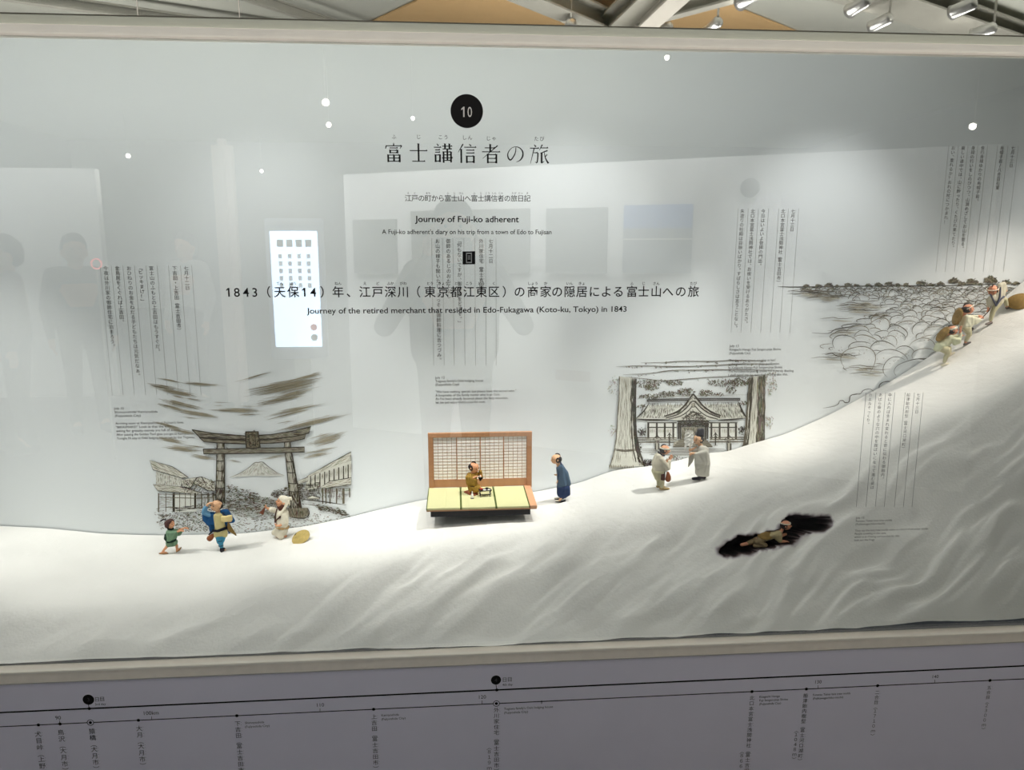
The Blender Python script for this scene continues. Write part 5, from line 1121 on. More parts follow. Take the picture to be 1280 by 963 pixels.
f.hull('trousers', (340, 620, -50, 36), (440, 625, -50, 48), (340, 615, 50, 36), (440, 620, 50, 48), (370, 700, -62, 42), (280, 680, 42, 40), (430, 700, 20, 36), (330, 660, 0, 50)); f.ball('trousers', 392, 715, -62, 46); f.ball('trousers', 272, 690, 42, 44); f.build('trousers', OFFW, .55)
f.ring('sash', f.p(405, 585, 0), Vector((1, 0, -.2)).normalized(), Vector((0, 1, 0)), 90 * f.u, 88 * f.u, 36 * f.u, 10 * f.u, mat('tan_sash', (196, 160, 108), .8))
f.chain('bead_necklace', (355, 300, -60, 9), (325, 400, -75, 10), (325, 490, -80, 12), (350, 450, -88, 9), (400, 410, -95, 16), (425, 330, -70, 9)); f.build('bead_necklace', DBROWN, .3, label='dark brown beads')
b_ = lathe('hand_bell', [(.002, 0), (6, 0), (9, 30), (18, 60), (22, 92), (33, 122), (35, 128), (30, 128), (2, 120)], (0, 0, 0), (0, 0, 1), mat('bronze_bell', (118, 66, 44), .4, .5, metal=.4), f.root); b_.data.transform(Matrix.Translation(f.p(182, 268, -10)) @ frame_of(Vector((-.55, -.1, -.95))) @ Matrix.Scale(f.u, 4))

# straw hat lying on the snow
def strawhat(name, label, px, py, rx, axis, hgt, m, Y=None, mark=False, group=None, lift=.25):
    g_ = ground(px, py) if Y is None else P(px, py, Y); s_ = depth(g_) / F; e = empty(name, g_ + Vector((0, 0, lift * rx * s_)), label, 'hat', group)
    R_ = rx * s_; prof = [(.001, hgt), (.12, hgt * .96), (.4, hgt * .74), (.7, hgt * .42), (.93, hgt * .08), (1.0, 0), (.97, -.02), (.7, hgt * .34), (.3, hgt * .70), (.001, hgt * .86)]
    lathe('brim', [(r * R_, h * R_) for r, h in prof], (0, 0, 0), axis, m, e, n=36)
    fr = frame_of(axis)
    V, Fc = [], []
    tp = [(1.0 * R_ * math.cos(t), 1.0 * R_ * math.sin(t), 0) for t in np.linspace(0, 2 * math.pi, 37)]
    tube('rim_binding', [fr @ Vector(q) for q in tp], R_ * .03, m, e, n=6)
    if mark:
        q = [fr @ Vector((R_ * a, R_ * b, R_ * c)) for a, b, c in ((-.62, -.18, .33), (-.40, -.22, .46), (-.36, .04, .52), (-.55, .10, .40))]
        off = (fr @ Vector((0, 0, 1))) * R_ * .05
        link('crest_mark', meshof([v + off for v in q] + [v + off * .5 for v in q], [(0, 1, 2, 3), (4, 7, 6, 5), (0, 4, 5, 1), (1, 5, 6, 2), (2, 6, 7, 3), (3, 7, 4, 0)], 'crest_mark'), BLACK, e)
    return e
strawhat('straw_hat', 'yellow woven straw hat lying on the snow beside the kneeling figurine', 376.3, 676.5, 11.4, (-.27, -.45, .85), .16, STRAW, mark=True, lift=.42)

# 5. standing man in slate blue
f = Fig('person', 'standing topknot man figurine in slate blue coat, facing the mat room', 'person', (670, 560), 13.76, (415, 930), group=G_)
f.head(340, 200, 0, 88, 182, 10); f.chain('body', (365, 265, 0, 42), (390, 330, 0, 48)); f.chain('body', (420, 360, 0, 70), (460, 620, 0, 80), (450, 820, 0, 70))
f.chain('body', (420, 350, -50, 34), (450, 500, -70, 26), (365, 555, -50, 18)); f.hand(365, 550, -48, 250, 70, curl=20); f.chain('body', (400, 350, 50, 34), (400, 480, 60, 26), (345, 475, 20, 18)); f.hand(345, 478, 15, 175, 60, curl=50)
f.chain('body', (430, 840, -30, 30), (400, 890, -35, 22)); f.chain('body', (470, 830, 30, 30), (440, 880, 30, 22)); f.build('body', SKIN, .48); f.dots(); f.topknot(); f.build('hair', HAIR, .45); f.build('topknot', HAIR, .3)
f.hull('kimono', (400, 680, -60, 40), (530, 680, -60, 50), (400, 680, 60, 40), (530, 680, 60, 50), (395, 800, -50, 34), (545, 780, -50, 40), (395, 800, 50, 34), (545, 780, 50, 40)); f.hull('kimono', (400, 790, -50, 34), (530, 790, -50, 34), (420, 850, -40, 16), (500, 840, -40, 20), (420, 850, 40, 16), (500, 840, 40, 20)); f.build('kimono', INDIGO, .5, label='dark indigo kimono skirt')
f.hull('coat', (420, 320, -38, 44), (420, 320, 38, 44), (380, 360, -40, 36), (380, 360, 40, 36), (500, 450, -50, 50), (500, 450, 50, 50), (395, 500, -50, 36), (395, 500, 50, 36)); f.hull('coat', (500, 440, -50, 50), (500, 440, 50, 50), (395, 480, -50, 36), (395, 480, 50, 36), (560, 610, -50, 34), (560, 610, 50, 34), (395, 650, -60, 30), (395, 650, 60, 30), (540, 650, 0, 40))
f.hull('coat', (440, 340, -66, 34), (440, 480, -86, 34), (470, 610, -84, 34), (405, 600, -76, 24), (380, 520, -66, 20)); f.build('coat', SLATE, .5, label='slate blue coat')
f.chain('collar', (425, 275, -40, 14), (385, 380, -66, 13), (372, 480, -72, 12)); f.chain('collar', (425, 275, 40, 14), (372, 380, 50, 13)); f.build('collar', INDIGO, .3)
f.hull('sandal', (340, 912, -35, 14), (500, 905, -35, 14), (420, 918, -52, 12), (420, 918, -20, 12)); f.hull('sandal', (330, 890, 32, 13), (470, 885, 32, 13), (400, 892, 16, 12), (400, 892, 46, 12)); f.build('sandal', BLACK, .35); f.foot(395, 900, -35, 180, 75, key='white_sock', r=.2); f.foot(380, 878, 32, 180, 70, key='white_sock', r=.2); f.build('white_sock', WHITE, .35)

# 6. pilgrim praying
f = Fig('person', 'stout pilgrim figurine in off-white with a brown pouch, hands raised in prayer', 'person', (795, 545), 13.76, (455, 925), group=G_)
f.head(470, 250, 0, 86, -4, 12); f.chain('body', (430, 310, 0, 42), (410, 370, 0, 48)); f.chain('body', (370, 400, 0, 80), (360, 640, 0, 90))
for q in (-1, 1): f.chain('body', (400, 400, q * 60, 36), (515, 500, q * 60, 28), (560, 420, q * 22, 19)); f.hand(560, 415, q * 14, 60, 95, spread='p', curl=8)
f.chain('body', (420, 700, -35, 50), (430, 800, -35, 38), (430, 870, -35, 24)); f.chain('body', (400, 700, 35, 50), (400, 800, 35, 38), (400, 860, 35, 24)); f.build('body', SKIN_O, .48); f.dots(); f.topknot(); f.build('hair', HAIR, .45); f.build('topknot', HAIR, .3)
f.headband(WHITE, .34, .34, .93, 'white headband')
f.hull('jacket', (360, 350, -40, 52), (360, 350, 40, 52), (310, 470, -50, 50), (310, 470, 50, 50), (420, 480, -55, 60), (420, 480, 55, 60), (330, 570, -50, 50), (430, 570, -50, 50), (330, 570, 50, 50), (430, 570, 50, 50)); f.hull('jacket', (400, 390, -75, 44), (460, 460, -88, 40), (520, 540, -88, 36), (470, 560, -84, 34)); f.chain('jacket', (520, 530, -85, 36), (540, 430, -60, 30)); f.hull('jacket', (400, 390, 75, 44), (520, 520, 80, 36)); f.chain('jacket', (520, 520, 80, 36), (540, 430, 50, 28)); f.build('jacket', OFFW, .5, label='off-white jacket')
f.hull('trousers', (320, 610, -50, 58), (430, 620, -50, 56), (320, 610, 50, 58), (430, 620, 50, 56), (350, 710, -35, 50), (430, 720, -35, 50), (380, 710, 35, 50)); f.chain('trousers', (430, 720, -38, 48), (432, 800, -38, 42), (430, 860, -38, 36)); f.chain('trousers', (390, 720, 38, 46), (395, 800, 38, 40), (395, 850, 38, 32)); f.build('trousers', KHAKI, .5, label='pale khaki trousers')
f.foot(440, 895, -38, -4, 150, key='straw_sandal', r=.16); f.foot(400, 885, 38, -4, 130, key='straw_sandal', r=.16); f.build('straw_sandal', mat('tan_footwear', (170, 148, 104), .8, noise_=.1, nscale=60), .4)
f.chain('pouch', (505, 610, -110, 26), (515, 680, -116, 46), (512, 715, -116, 50)); f.build('pouch', BROWN, .4, label='brown gourd-shaped pouch'); f.hull('tobacco_case', (405, 640, -110, 14), (450, 640, -112, 14), (400, 720, -110, 14), (448, 725, -112, 14)); f.build('tobacco_case', DBROWN, .35, label='dark box at the belt'); f.chain('cord', (480, 580, -104, 7), (500, 620, -120, 7)); f.chain('cord', (470, 575, -100, 6), (430, 640, -120, 6)); f.build('cord', NAVY, .25)
f.ring('collar', f.p(412, 318, 0), Vector((1, 0, -.55)).normalized(), Vector((0, 1, 0)), 62 * f.u, 60 * f.u, 26 * f.u, 9 * f.u, NAVY)

# 7. priest
f = Fig('person', 'priest figurine in pale grey robe and black cap holding up a white paper wand', 'person', (840, 530), 13.76, (490, 972), group=G_)
f.head(412, 280, 0, 88, 176, 30); f.chain('body', (440, 340, 0, 44), (470, 400, 0, 50)); f.chain('body', (500, 440, 0, 80), (510, 800, 0, 80))
f.chain('body', (500, 430, -60, 36), (430, 500, -90, 27), (300, 495, -60, 20)); f.hand(300, 500, -60, 185, 85, curl=60, spread='p'); f.chain('body', (470, 430, 55, 34), (380, 440, 40, 26), (295, 440, -35, 20)); f.hand(292, 442, -38, 180, 80, curl=60, spread='p'); f.build('body', SKIN, .48); f.dots()
f.hh('hair', (-.40, .34, .0, .68), (-.40, -.34, .0, .68), (-.3, 0, -.3, .55)); f.hh('hair', (-.1, .7, .2, .26), (-.1, -.7, .2, .26), (-.35, 0, .45, .5)); f.build('hair', HAIR, .45)
f.hull('black_cap', (405, 198, -20, 34), (405, 198, 20, 34), (475, 208, -20, 36), (475, 208, 20, 36), (420, 112, 0, 22), (490, 108, 0, 22)); f.build('black_cap', mat('lacquered_black', (20, 18, 26), .35, .5), .4, label='black lacquered court cap')
f.hull('robe', (460, 420, -40, 50), (460, 420, 40, 50), (540, 440, -45, 50), (540, 440, 45, 50), (450, 680, -50, 50), (590, 680, -50, 44), (450, 680, 50, 50), (590, 680, 50, 44)); f.hull('robe', (440, 660, -50, 50), (580, 660, -50, 50), (440, 660, 50, 50), (580, 660, 50, 50), (440, 860, -50, 34), (585, 870, -50, 34), (440, 860, 50, 34), (585, 870, 50, 34))
f.hull('robe', (350, 500, -88, 24), (520, 470, -90, 44), (360, 700, -92, 16), (380, 745, -92, 14), (560, 670, -84, 24), (550, 520, -80, 40)); f.hull('robe', (420, 450, 20, 34), (330, 470, 0, 26), (420, 520, 20, 26)); f.hull('robe', (285, 560, 10, 16), (320, 520, 10, 16), (270, 740, 10, 9), (340, 650, 20, 12), (360, 560, 20, 20)); f.build('robe', GREYR, .5, label='pale grey robe with wide sleeves')
f.hull('back_train', (600, 560, -10, 14), (612, 640, -10, 12), (630, 885, -10, 9), (615, 885, 20, 9)); f.build('back_train', GREYR, .35); f.chain('robe_seam', (430, 450, -78, 6), (520, 408, -74, 7), (575, 480, -80, 7), (600, 600, -66, 6)); f.build('robe_seam', STEELC, .25)
f.foot(430, 930, -40, 180, 120, key='black_clogs', r=.26); f.foot(540, 925, 10, 180, 110, key='black_clogs', r=.26); f.build('black_clogs', BLACK, .45, label='black clogs')
wa = f; w_root = empty('paper_wand', f.pos + f.p(285, 420, -55), 'white paper streamer wand held by the priest', 'ritual wand')
def wp(x, y, d): return f.p(x, y, d) - f.p(285, 420, -55)
tube('shaft', [wp(262, 560, -58), wp(262, 300, -60), wp(255, 100, -60)], 5 * f.u, mat('pale_wood', (214, 190, 150), .7), w_root)
for i in range(44):
    x = 215 + random.uniform(-30, 80); y = 95 + random.random() ** .8 * 110; ln = random.uniform(120, 240); d = -60 + random.uniform(-35, 35); wv = random.uniform(8, 14); V, Fc = [], []
    sp_ = (x - 250) * .18
    for j in range(7):
        t = j / 6; xx = x + sp_ * t * (1 if x < 250 else .3) + (7 if j % 2 else -7); yy = y + ln * t; V += [wp(xx - wv, yy, d + (4 if j % 2 else -4)), wp(xx + wv, yy - 3, d + (4 if j % 2 else -4)), wp(xx + wv, yy - 3, d + (4 if j % 2 else -4) + 3), wp(xx - wv, yy, d + (4 if j % 2 else -4) + 3)]
    for j in range(6):
        for q in range(4): Fc.append((4 * j + q, 4 * j + 4 + q, 4 * j + 4 + (q + 1) % 4, 4 * j + (q + 1) % 4))
    link('paper_streamer', meshof(V, Fc, 'paper_streamer'), mat('white_paper', (250, 247, 240), .8), w_root)

# 8. lowest climber
f = Fig('person', 'lowest climbing pilgrim figurine in greenish white, crouched with raised arm pushing upward', 'person', (1150, 390), 13.76, (375, 945), group=G_)
f.head(495, 345, 0, 84, 10, 15); f.chain('body', (450, 400, 0, 40), (430, 450, 0, 48)); f.chain('body', (440, 480, 0, 66), (290, 620, 0, 68))
f.chain('body', (460, 480, -50, 34), (590, 520, -60, 26), (622, 350, -30, 19)); f.hand(622, 335, -30, 95, 85, curl=25, spread='p'); f.chain('body', (470, 470, 50, 34), (600, 500, 40, 26), (680, 450, 20, 19)); f.hand(680, 445, 20, 30, 80, curl=30)
f.chain('body', (330, 640, -40, 55), (430, 720, -45, 40), (395, 850, -30, 24)); f.chain('body', (330, 640, 40, 55), (500, 640, 40, 40), (520, 730, 40, 24)); f.build('body', SKIN_R, .48); f.dots(); f.topknot(); f.build('hair', HAIR, .45); f.build('topknot', HAIR, .3); f.headband(WHITE, .42, .38, .92, 'white headband', back=.25)
f.hull('jacket', (450, 460, -45, 48), (450, 460, 45, 48), (300, 590, -48, 50), (300, 590, 48, 50), (250, 660, -40, 32), (250, 660, 40, 32), (440, 560, 0, 50)); f.hull('jacket', (460, 470, -60, 42), (580, 500, -70, 38), (600, 530, -60, 30), (520, 560, -60, 30)); f.chain('jacket', (590, 500, -60, 36), (622, 400, -38, 30)); f.hull('jacket', (480, 470, 50, 40), (670, 440, 25, 28), (640, 510, 30, 26)); f.build('jacket', mat('greenish_white_cloth', (204, 206, 176), **CLO), .5, label='greenish white jacket')
f.hull('trousers', (330, 640, -45, 50), (400, 650, -50, 52), (430, 710, -50, 42), (330, 640, 40, 50)); f.chain('trousers', (430, 710, -48, 44), (400, 790, -40, 38), (392, 850, -32, 30)); f.chain('trousers', (360, 630, 40, 46), (500, 640, 42, 40), (520, 710, 42, 30)); f.build('trousers', KHAKI, .5)
f.foot(380, 905, -30, 12, 120, key='straw_sandal', r=.2); f.foot(535, 755, 42, 30, 110, key='straw_sandal', r=.2); f.build('straw_sandal', OFFW, .4)
def backhat(f, x, y, d, R, axis, name='back_hat', lab='straw hat worn on the back'):
    o = lathe(name, [(.001, .36), (.2, .33), (.5, .24), (.8, .1), (1.0, 0), (.98, -.03), (.6, .12), (.001, .26)], (0, 0, 0), (0, 0, 1), STRAWD, f.root, n=32, label=lab)
    o.data.transform(Matrix.Translation(f.p(x, y, d)) @ frame_of(axis) @ Matrix.Scale(R * f.u, 4)); return o
backhat(f, 330, 405, 0, 150, (-.86, .1, .52))

# 9. middle climber
f = Fig('person', 'middle climbing pilgrim figurine with a white headband, pulled up by a staff', 'person', (1180, 370), 16.05, (400, 1005), group=G_)
f.head(400, 300, 0, 104, 5, 15); f.chain('body', (340, 380, 0, 46), (350, 440, 0, 54)); f.chain('body', (400, 480, 0, 70), (400, 640, 0, 74))
f.chain('body', (420, 470, -55, 38), (560, 520, -65, 28), (670, 460, -30, 21)); f.hand(670, 458, -30, 10, 90, curl=60); f.chain('body', (420, 470, 55, 38), (560, 470, 40, 28), (665, 430, 10, 20)); f.hand(665, 432, 10, 8, 85, curl=60)
f.chain('body', (400, 670, -40, 60), (450, 790, -45, 44), (400, 930, -30, 27)); f.chain('body', (410, 670, 40, 60), (500, 660, 40, 42), (520, 740, 40, 26)); f.build('body', SKIN_R, .5); f.dots(); f.topknot(); f.build('hair', HAIR, .45); f.build('topknot', HAIR, .3); f.headband(WHITE, .2, .3, .97, 'white headband', back=.5)
f.hull('jacket', (360, 450, -50, 52), (360, 450, 50, 52), (500, 500, -50, 48), (480, 500, 50, 48), (340, 620, -50, 48), (450, 620, -50, 44), (340, 620, 50, 48), (450, 620, 50, 44)); f.hull('jacket', (450, 470, -62, 46), (640, 505, -50, 36), (560, 560, -60, 30), (440, 580, -60, 34)); f.hull('jacket', (440, 460, 55, 44), (620, 440, 20, 28), (600, 500, 30, 30)); f.build('jacket', mat('ivory_cloth', (222, 220, 196), **CLO), .5, label='ivory jacket')
f.hull('trousers', (350, 650, -45, 50), (430, 660, -45, 52), (460, 780, -45, 44), (380, 650, 45, 50)); f.chain('trousers', (450, 780, -45, 46), (410, 900, -32, 36)); f.chain('trousers', (400, 660, 40, 52), (500, 650, 42, 42), (515, 720, 42, 34)); f.build('trousers', KHAKI, .5)
f.foot(410, 965, -30, 20, 130, key='dark_sandal', r=.2); f.foot(500, 745, 42, 45, 140, key='dark_sandal', r=.24); f.build('dark_sandal', mat('dark_grey_footwear', (84, 76, 74), .8), .45, label='dark grey footwear'); backhat(f, 195, 445, 0, 178, (-.97, .12, .22))

# 10. top climber
f = Fig('person', 'topmost climber figurine with blue-grey collar, bending down to hold out a staff', 'person', (1215, 345), 14.8, (312, 905), group=G_)
f.head(290, 300, -30, 98, 215, 42); f.chain('body', (340, 300, 0, 46), (400, 290, 0, 56)); f.chain('body', (450, 270, 0, 72), (460, 420, 0, 90)); f.chain('body', (300, 380, -40, 34), (215, 480, -40, 27), (235, 620, -40, 19)); f.hand(235, 625, -40, 280, 85, curl=55)
f.chain('body', (500, 220, 0, 36), (570, 290, 10, 27), (575, 310, 0, 20)); f.hand(570, 300, -10, 240, 70, curl=40); f.chain('body', (380, 520, -30, 60), (325, 690, -40, 40), (312, 830, -30, 24)); f.chain('body', (480, 440, 30, 60), (600, 480, 20, 42), (630, 580, 10, 26)); f.build('body', SKIN_R, .5); f.dots(); f.topknot(); f.build('hair', HAIR, .45); f.build('topknot', HAIR, .3); f.headband(WHITE, .2, .35, .96, 'white headband', back=.3)
f.hull('jacket', (420, 230, -20, 52), (500, 200, 0, 52), (540, 270, 20, 50), (330, 460, -50, 60), (400, 540, -40, 50), (500, 500, 0, 44), (460, 340, 40, 60)); f.hull('jacket', (290, 400, -50, 50), (215, 470, -45, 42), (230, 570, -45, 32), (320, 520, -50, 40)); f.chain('jacket', (500, 215, 0, 52), (560, 280, 10, 38)); f.build('jacket', mat('grey_white_cloth', (196, 190, 170), **CLO), .5, label='grey-white jacket')
f.chain('collar', (215, 370, -85, 15), (330, 565, -112, 15), (400, 450, -110, 16), (470, 410, -90, 20)); f.chain('collar', (400, 250, -70, 15), (385, 400, -108, 16), (340, 540, -116, 14)); f.build('collar', STEELC, .35, label='blue-grey crossed collar')
f.hull('trousers', (360, 560, -50, 50), (440, 520, -30, 54), (330, 660, -45, 44)); f.chain('trousers', (330, 660, -42, 46), (318, 770, -35, 38), (312, 820, -30, 30)); f.chain('trousers', (500, 440, 25, 56), (590, 470, 20, 46), (625, 560, 12, 34)); f.build('trousers', KHAKI, .5)
f.foot(312, 868, -30, 200, 110, key='straw_sandal', r=.22); f.foot(650, 605, 10, 15, 110, key='straw_sandal', r=.22); f.build('straw_sandal', mat('grey_footwear', (128, 118, 112), .8), .4)
stf = empty('walking_staff', f.pos + f.p(235, 640, -40), 'dark staff held between the two upper climbers', 'staff'); qo = f.p(235, 640, -40)
tube('shaft', [f.p(265, 560, -70) - qo, f.p(245, 650, -60) - qo, f.p(165, 750, -40) - qo, f.p(120, 800, -30) - qo], 8 * f.u, DBROWN, stf)
strawhat('straw_hat', 'tan domed straw hat on the slope at the right edge above the climbers', 1277, 377.5, 16, (-.45, -.35, .82), .5, STRAWD, lift=.05)

# 12. crawling man in the cave
gp = ground(966, 688); 
f = Fig('person', 'pilgrim figurine crawling through the dark cave hollow', 'person', (940, 630), 11.64, (300, 640), pos=gp + Vector((0, .032, -.004)), group=G_)
f.head(545, 330, 0, 74, 2, 20); f.chain('body', (490, 395, 0, 36), (460, 440, 0, 44)); f.chain('body', (450, 460, 0, 54), (250, 510, 0, 52), (130, 540, 0, 50)); f.chain('body', (455, 460, -45, 32), (455, 545, -50, 25), (530, 548, -50, 19)); f.hand(530, 548, -50, 0, 75, curl=20); f.chain('body', (455, 460, 45, 32), (520, 500, 50, 24), (580, 480, 45, 18))
f.chain('body', (140, 540, -30, 46), (230, 600, -40, 34), (90, 600, -30, 24)); f.chain('body', (140, 540, 30, 46), (40, 590, 30, 34), (-80, 610, 30, 24)); f.build('body', SKIN_R, .5); f.dots(); f.topknot(); f.build('hair', HAIR, .45); f.build('topknot', HAIR, .3); f.headband(WHITE, .2, .45, .9, 'pale headband')
f.hull('jacket', (440, 440, -35, 44), (440, 440, 35, 44), (240, 500, -35, 44), (240, 500, 35, 44)); f.hull('jacket', (440, 455, -55, 38), (450, 530, -58, 32), (400, 500, -50, 28)); f.build('jacket', mat('dusty_cloth', (176, 160, 122), **CLO), .5, label='dusty jacket'); f.hull('trousers', (220, 510, -38, 42), (220, 510, 38, 42), (120, 550, -34, 42), (120, 550, 34, 42)); f.chain('trousers', (140, 550, -36, 42), (240, 595, -44, 36), (90, 605, -30, 28)); f.chain('trousers', (140, 550, 36, 42), (20, 590, 34, 34)); f.build('trousers', mat('dusty_brown_cloth', (140, 122, 92), **CLO), .5)
backhat(f, 250, 460, 0, 110, (-.2, -.3, .93), lab='straw hat lying on his back')
# ------------------------------------------------------------------ the room of straw mats with paper screens
WOOD = mat('cedar_wood', (176, 128, 92), .6, .3, noise_=.10, nscale=14, stretch=(1, 1, 9)); WOODH = mat('cedar_wood_rail', (182, 134, 98), .6, .3, noise_=.10, nscale=14, stretch=(9, 1, 1)); LATT = mat('lattice_wood', (172, 132, 102), .6, .3)
PAPER = mat('screen_paper', (253, 249, 247), .9, .1); TAT = mat('green_rush_mat', (204, 201, 154), .85, .15, noise_=.06, nscale=200, stretch=(1, 14, 1)); BORD = mat('dark_green_border', (78, 92, 38), .8)
cr = lambda x, y, Y: P(520 + x / 7.53, 530 + y / 7.53, Y)
YF0, YR0 = 0.33, 0.515
fl = cr(95, 785, YF0); fr_ = cr(1140, 760, YF0); bl = cr(125, 618, YR0); zf_ = (fl.z + fr_.z) / 2; zb_ = bl.z; zfl = (zf_ + zb_) / 2
R0 = empty('room_model', Vector(((fl.x + fr_.x) / 2, (YF0 + YR0) / 2, zfl - .022)), 'model room with three green straw mats before a paper screen wall', 'model room'); R0['kind'] = 'thing'
x0, x1 = fl.x, fr_.x; zt = zfl
def rb(name, a, b, c, d, e_, g, m, par=None, **kw):
    l = R0.location; return box(name, a - l.x, b - l.x, c - l.x * 0 - l.y, d - l.y, e_ - l.z, g - l.z, m, par or R0, **kw)
rb('plinth', x0 + .012, x1 - .018, YF0 + .012, YR0, zt - .030, zt - .010, mat('black_plinth', (24, 23, 28), .5, .4))
rb('floor_board', x0 + .001, x1 - .001, YF0 + .001, YR0 + .01, zt - .010, zt - .0055, WOODH)
xs_ = [cr(95, 790, YF0).x, cr(424, 785, YF0).x, cr(757, 778, YF0).x, cr(1073, 768, YF0).x]
for i in range(3):
    tm_ = rb('straw_mat', xs_[i] + .0004, xs_[i + 1] - .0004, YF0, YR0, zt - .0055, zt, TAT)
    for xx in (xs_[i] + .0003, xs_[i + 1] - .0027):
        rb('border', xx, xx + .0024, YF0 - .0003, YR0, zt - .0054, zt + .0004, BORD, par=tm_)
rb('edge_plank', xs_[3] + .0006, x1, YF0, YR0 + .005, zt - .0065, zt + .0006, mat('pinkish_plank', (212, 160, 122), .6, .3, noise_=.06, nscale=12, stretch=(1, 7, 1)))
# screen wall: outer frame, sill board, four sliding screens
wl, wr = cr(118, 400, YR0).x, cr(1090, 400, YR0).x; wt = (cr(118, 98, YR0).z + cr(1090, 75, YR0).z) / 2
sc_ = (wr - wl) / 972
rb('post', wl, wl + 44 * sc_, YR0, YR0 + .012, zt - .004, wt, WOOD); rb('post', wr - 46 * sc_, wr, YR0, YR0 + .012, zt - .004, wt, WOOD)
rb('lintel', wl - .0003, wr + .0003, YR0 - .0003, YR0 + .013, wt - 36 * sc_, wt + .0004, WOODH)
pl0 = wl + 44 * sc_; pw = (wr - wl - 90 * sc_) / 4; pt = wt - 36 * sc_
for i in range(4):
    a_, b_ = pl0 + i * pw, pl0 + (i + 1) * pw; yy = YR0 + (.0008 if i in (1, 2) else .0030)
    ob = empty('paper_screen', Vector((0, 0, 0)), None, None); ob.parent = R0; ob.location = Vector(((a_ + b_) / 2, yy, zt)) - R0.location
    def pb(name, u0, u1, v0, v1, w0, w1, m, **kw):
        return box(name, u0 - (a_ + b_) / 2, u1 - (a_ + b_) / 2, v0 - yy, v1 - yy, w0 - zt, w1 - zt, m, ob, **kw)
    kh_ = 72 * sc_; st = 4.5 * sc_
    pb('kick_board', a_, b_, yy, yy + .0025, zt, zt + kh_, WOODH)
    pb('paper', a_ + st, b_ - st, yy + .0018, yy + .0022, zt + kh_, pt, PAPER)
    bm = bmesh.new()
    for (u0, u1, w0, w1) in ((a_, a_ + st, zt + kh_, pt), (b_ - st, b_, zt + kh_, pt), (a_, b_, pt - st, pt), (a_, b_, zt + kh_, zt + kh_ + st)): boxm(bm, u0 - (a_ + b_) / 2, u1 - (a_ + b_) / 2, 0, .0028, w0 - zt, w1 - zt)
    link('screen_frame', tomesh(bm, 'screen_frame'), WOOD, ob)
    bm = bmesh.new(); nx, ny = 5, 14; lw = 1.5 * sc_
    for j in range(1, nx):
        u = a_ + st + (b_ - a_ - 2 * st) * j / nx - (a_ + b_) / 2; boxm(bm, u - lw, u + lw, .0012, .0017, kh_, pt - zt)
    for j in range(1, ny):
        v = kh_ + (pt - zt - kh_) * j / ny; boxm(bm, a_ + st - (a_ + b_) / 2, b_ - st - (a_ + b_) / 2, .0011, .0016, v - lw * .9, v + lw * .9)
    link('lattice', tomesh(bm, 'lattice'), LATT, ob, kind='stuff')

# 4. seated man eating
fp = lambda x, y: (P(570 + x / 16.05, 570 + y / 16.05, 0))
def onmat(px, py):
    d = ray(px, py); t = (zt - CAM.z) / d.z; return CAM + d * t
pc = onmat(570 + 330 / 16.05, 570 + 765 / 16.05)
f = Fig('person', 'seated topknot man figurine in ochre kimono lifting a white cup to his mouth', 'person', (570, 570), 16.05, (330, 752), pos=pc + Vector((0, 0, .0035)), group=G_)
f.head(368, 245, -10, 106, -18, 42, mouth='open'); f.chain('body', (340, 330, 0, 46), (330, 400, 0, 52)); f.chain('body', (320, 430, 0, 76), (330, 620, 0, 84))
f.chain('body', (290, 430, -60, 38), (300, 520, -80, 30), (350, 430, -100, 22), (400, 400, -105, 18)); f.hand(395, 400, -105, 12, 80, curl=35); f.chain('body', (390, 400, 50, 36), (490, 400, 40, 28), (500, 420, -40, 20)); f.hand(505, 425, -50, 150, 70, curl=50)
f.chain('body', (340, 650, -40, 60), (455, 690, -50, 44), (330, 730, -30, 26)); f.chain('body', (340, 650, 50, 60), (470, 660, 50, 42), (340, 730, 40, 26)); f.build('body', SKIN_O, .42); f.dots(); f.topknot(); f.build('hair', HAIR, .42); f.build('topknot', HAIR, .28)
f.hull('kimono', (270, 400, -40, 50), (370, 410, -40, 50), (270, 400, 45, 50), (370, 410, 45, 50), (270, 560, -50, 50), (390, 560, -50, 46), (270, 560, 50, 50), (390, 560, 50, 46)); f.hull('kimono', (230, 420, -70, 44), (320, 430, -85, 34), (245, 540, -80, 40), (400, 470, -95, 28), (360, 560, -85, 34)); f.chain('kimono', (400, 410, 50, 46), (500, 380, 30, 38), (490, 330, 0, 34)); f.hull('kimono', (490, 380, 20, 36), (500, 450, 20, 22), (530, 430, 10, 20))
f.hull('kimono', (280, 620, -60, 48), (280, 620, 60, 48), (340, 620, 0, 60), (440, 640, -60, 44), (450, 640, 50, 44), (420, 690, -70, 44), (460, 680, 30, 34), (290, 690, -50, 34), (290, 690, 50, 34)); f.build('kimono', OCHRE, .46, label='ochre striped kimono')
f.ring('sash', f.p(325, 590, 0), Vector((1, 0, -.05)).normalized(), Vector((0, 1, 0)), 92 * f.u, 96 * f.u, 26 * f.u, 8 * f.u, DBROWN); f.hull('inner_sleeve', (470, 455, 10, 22), (525, 465, 10, 22), (490, 505, 10, 20)); f.build('inner_sleeve', BLACK, .35)
cu = lathe('sake_cup', [(.001, 0), (14, 0), (16, 6), (30, 32), (28, 33), (12, 8), (.001, 7)], (0, 0, 0), (0, 0, 1), mat('white_porcelain', (236, 232, 226), .25, .5), None); cu.data.transform(Matrix.Scale(f.u, 4)); cu.location = f.pos + f.p(490, 425, -75); cu.rotation_euler = (0, -.5, 0); tag(cu, 'tiny white cup held at the seated man\'s mouth', 'cup')
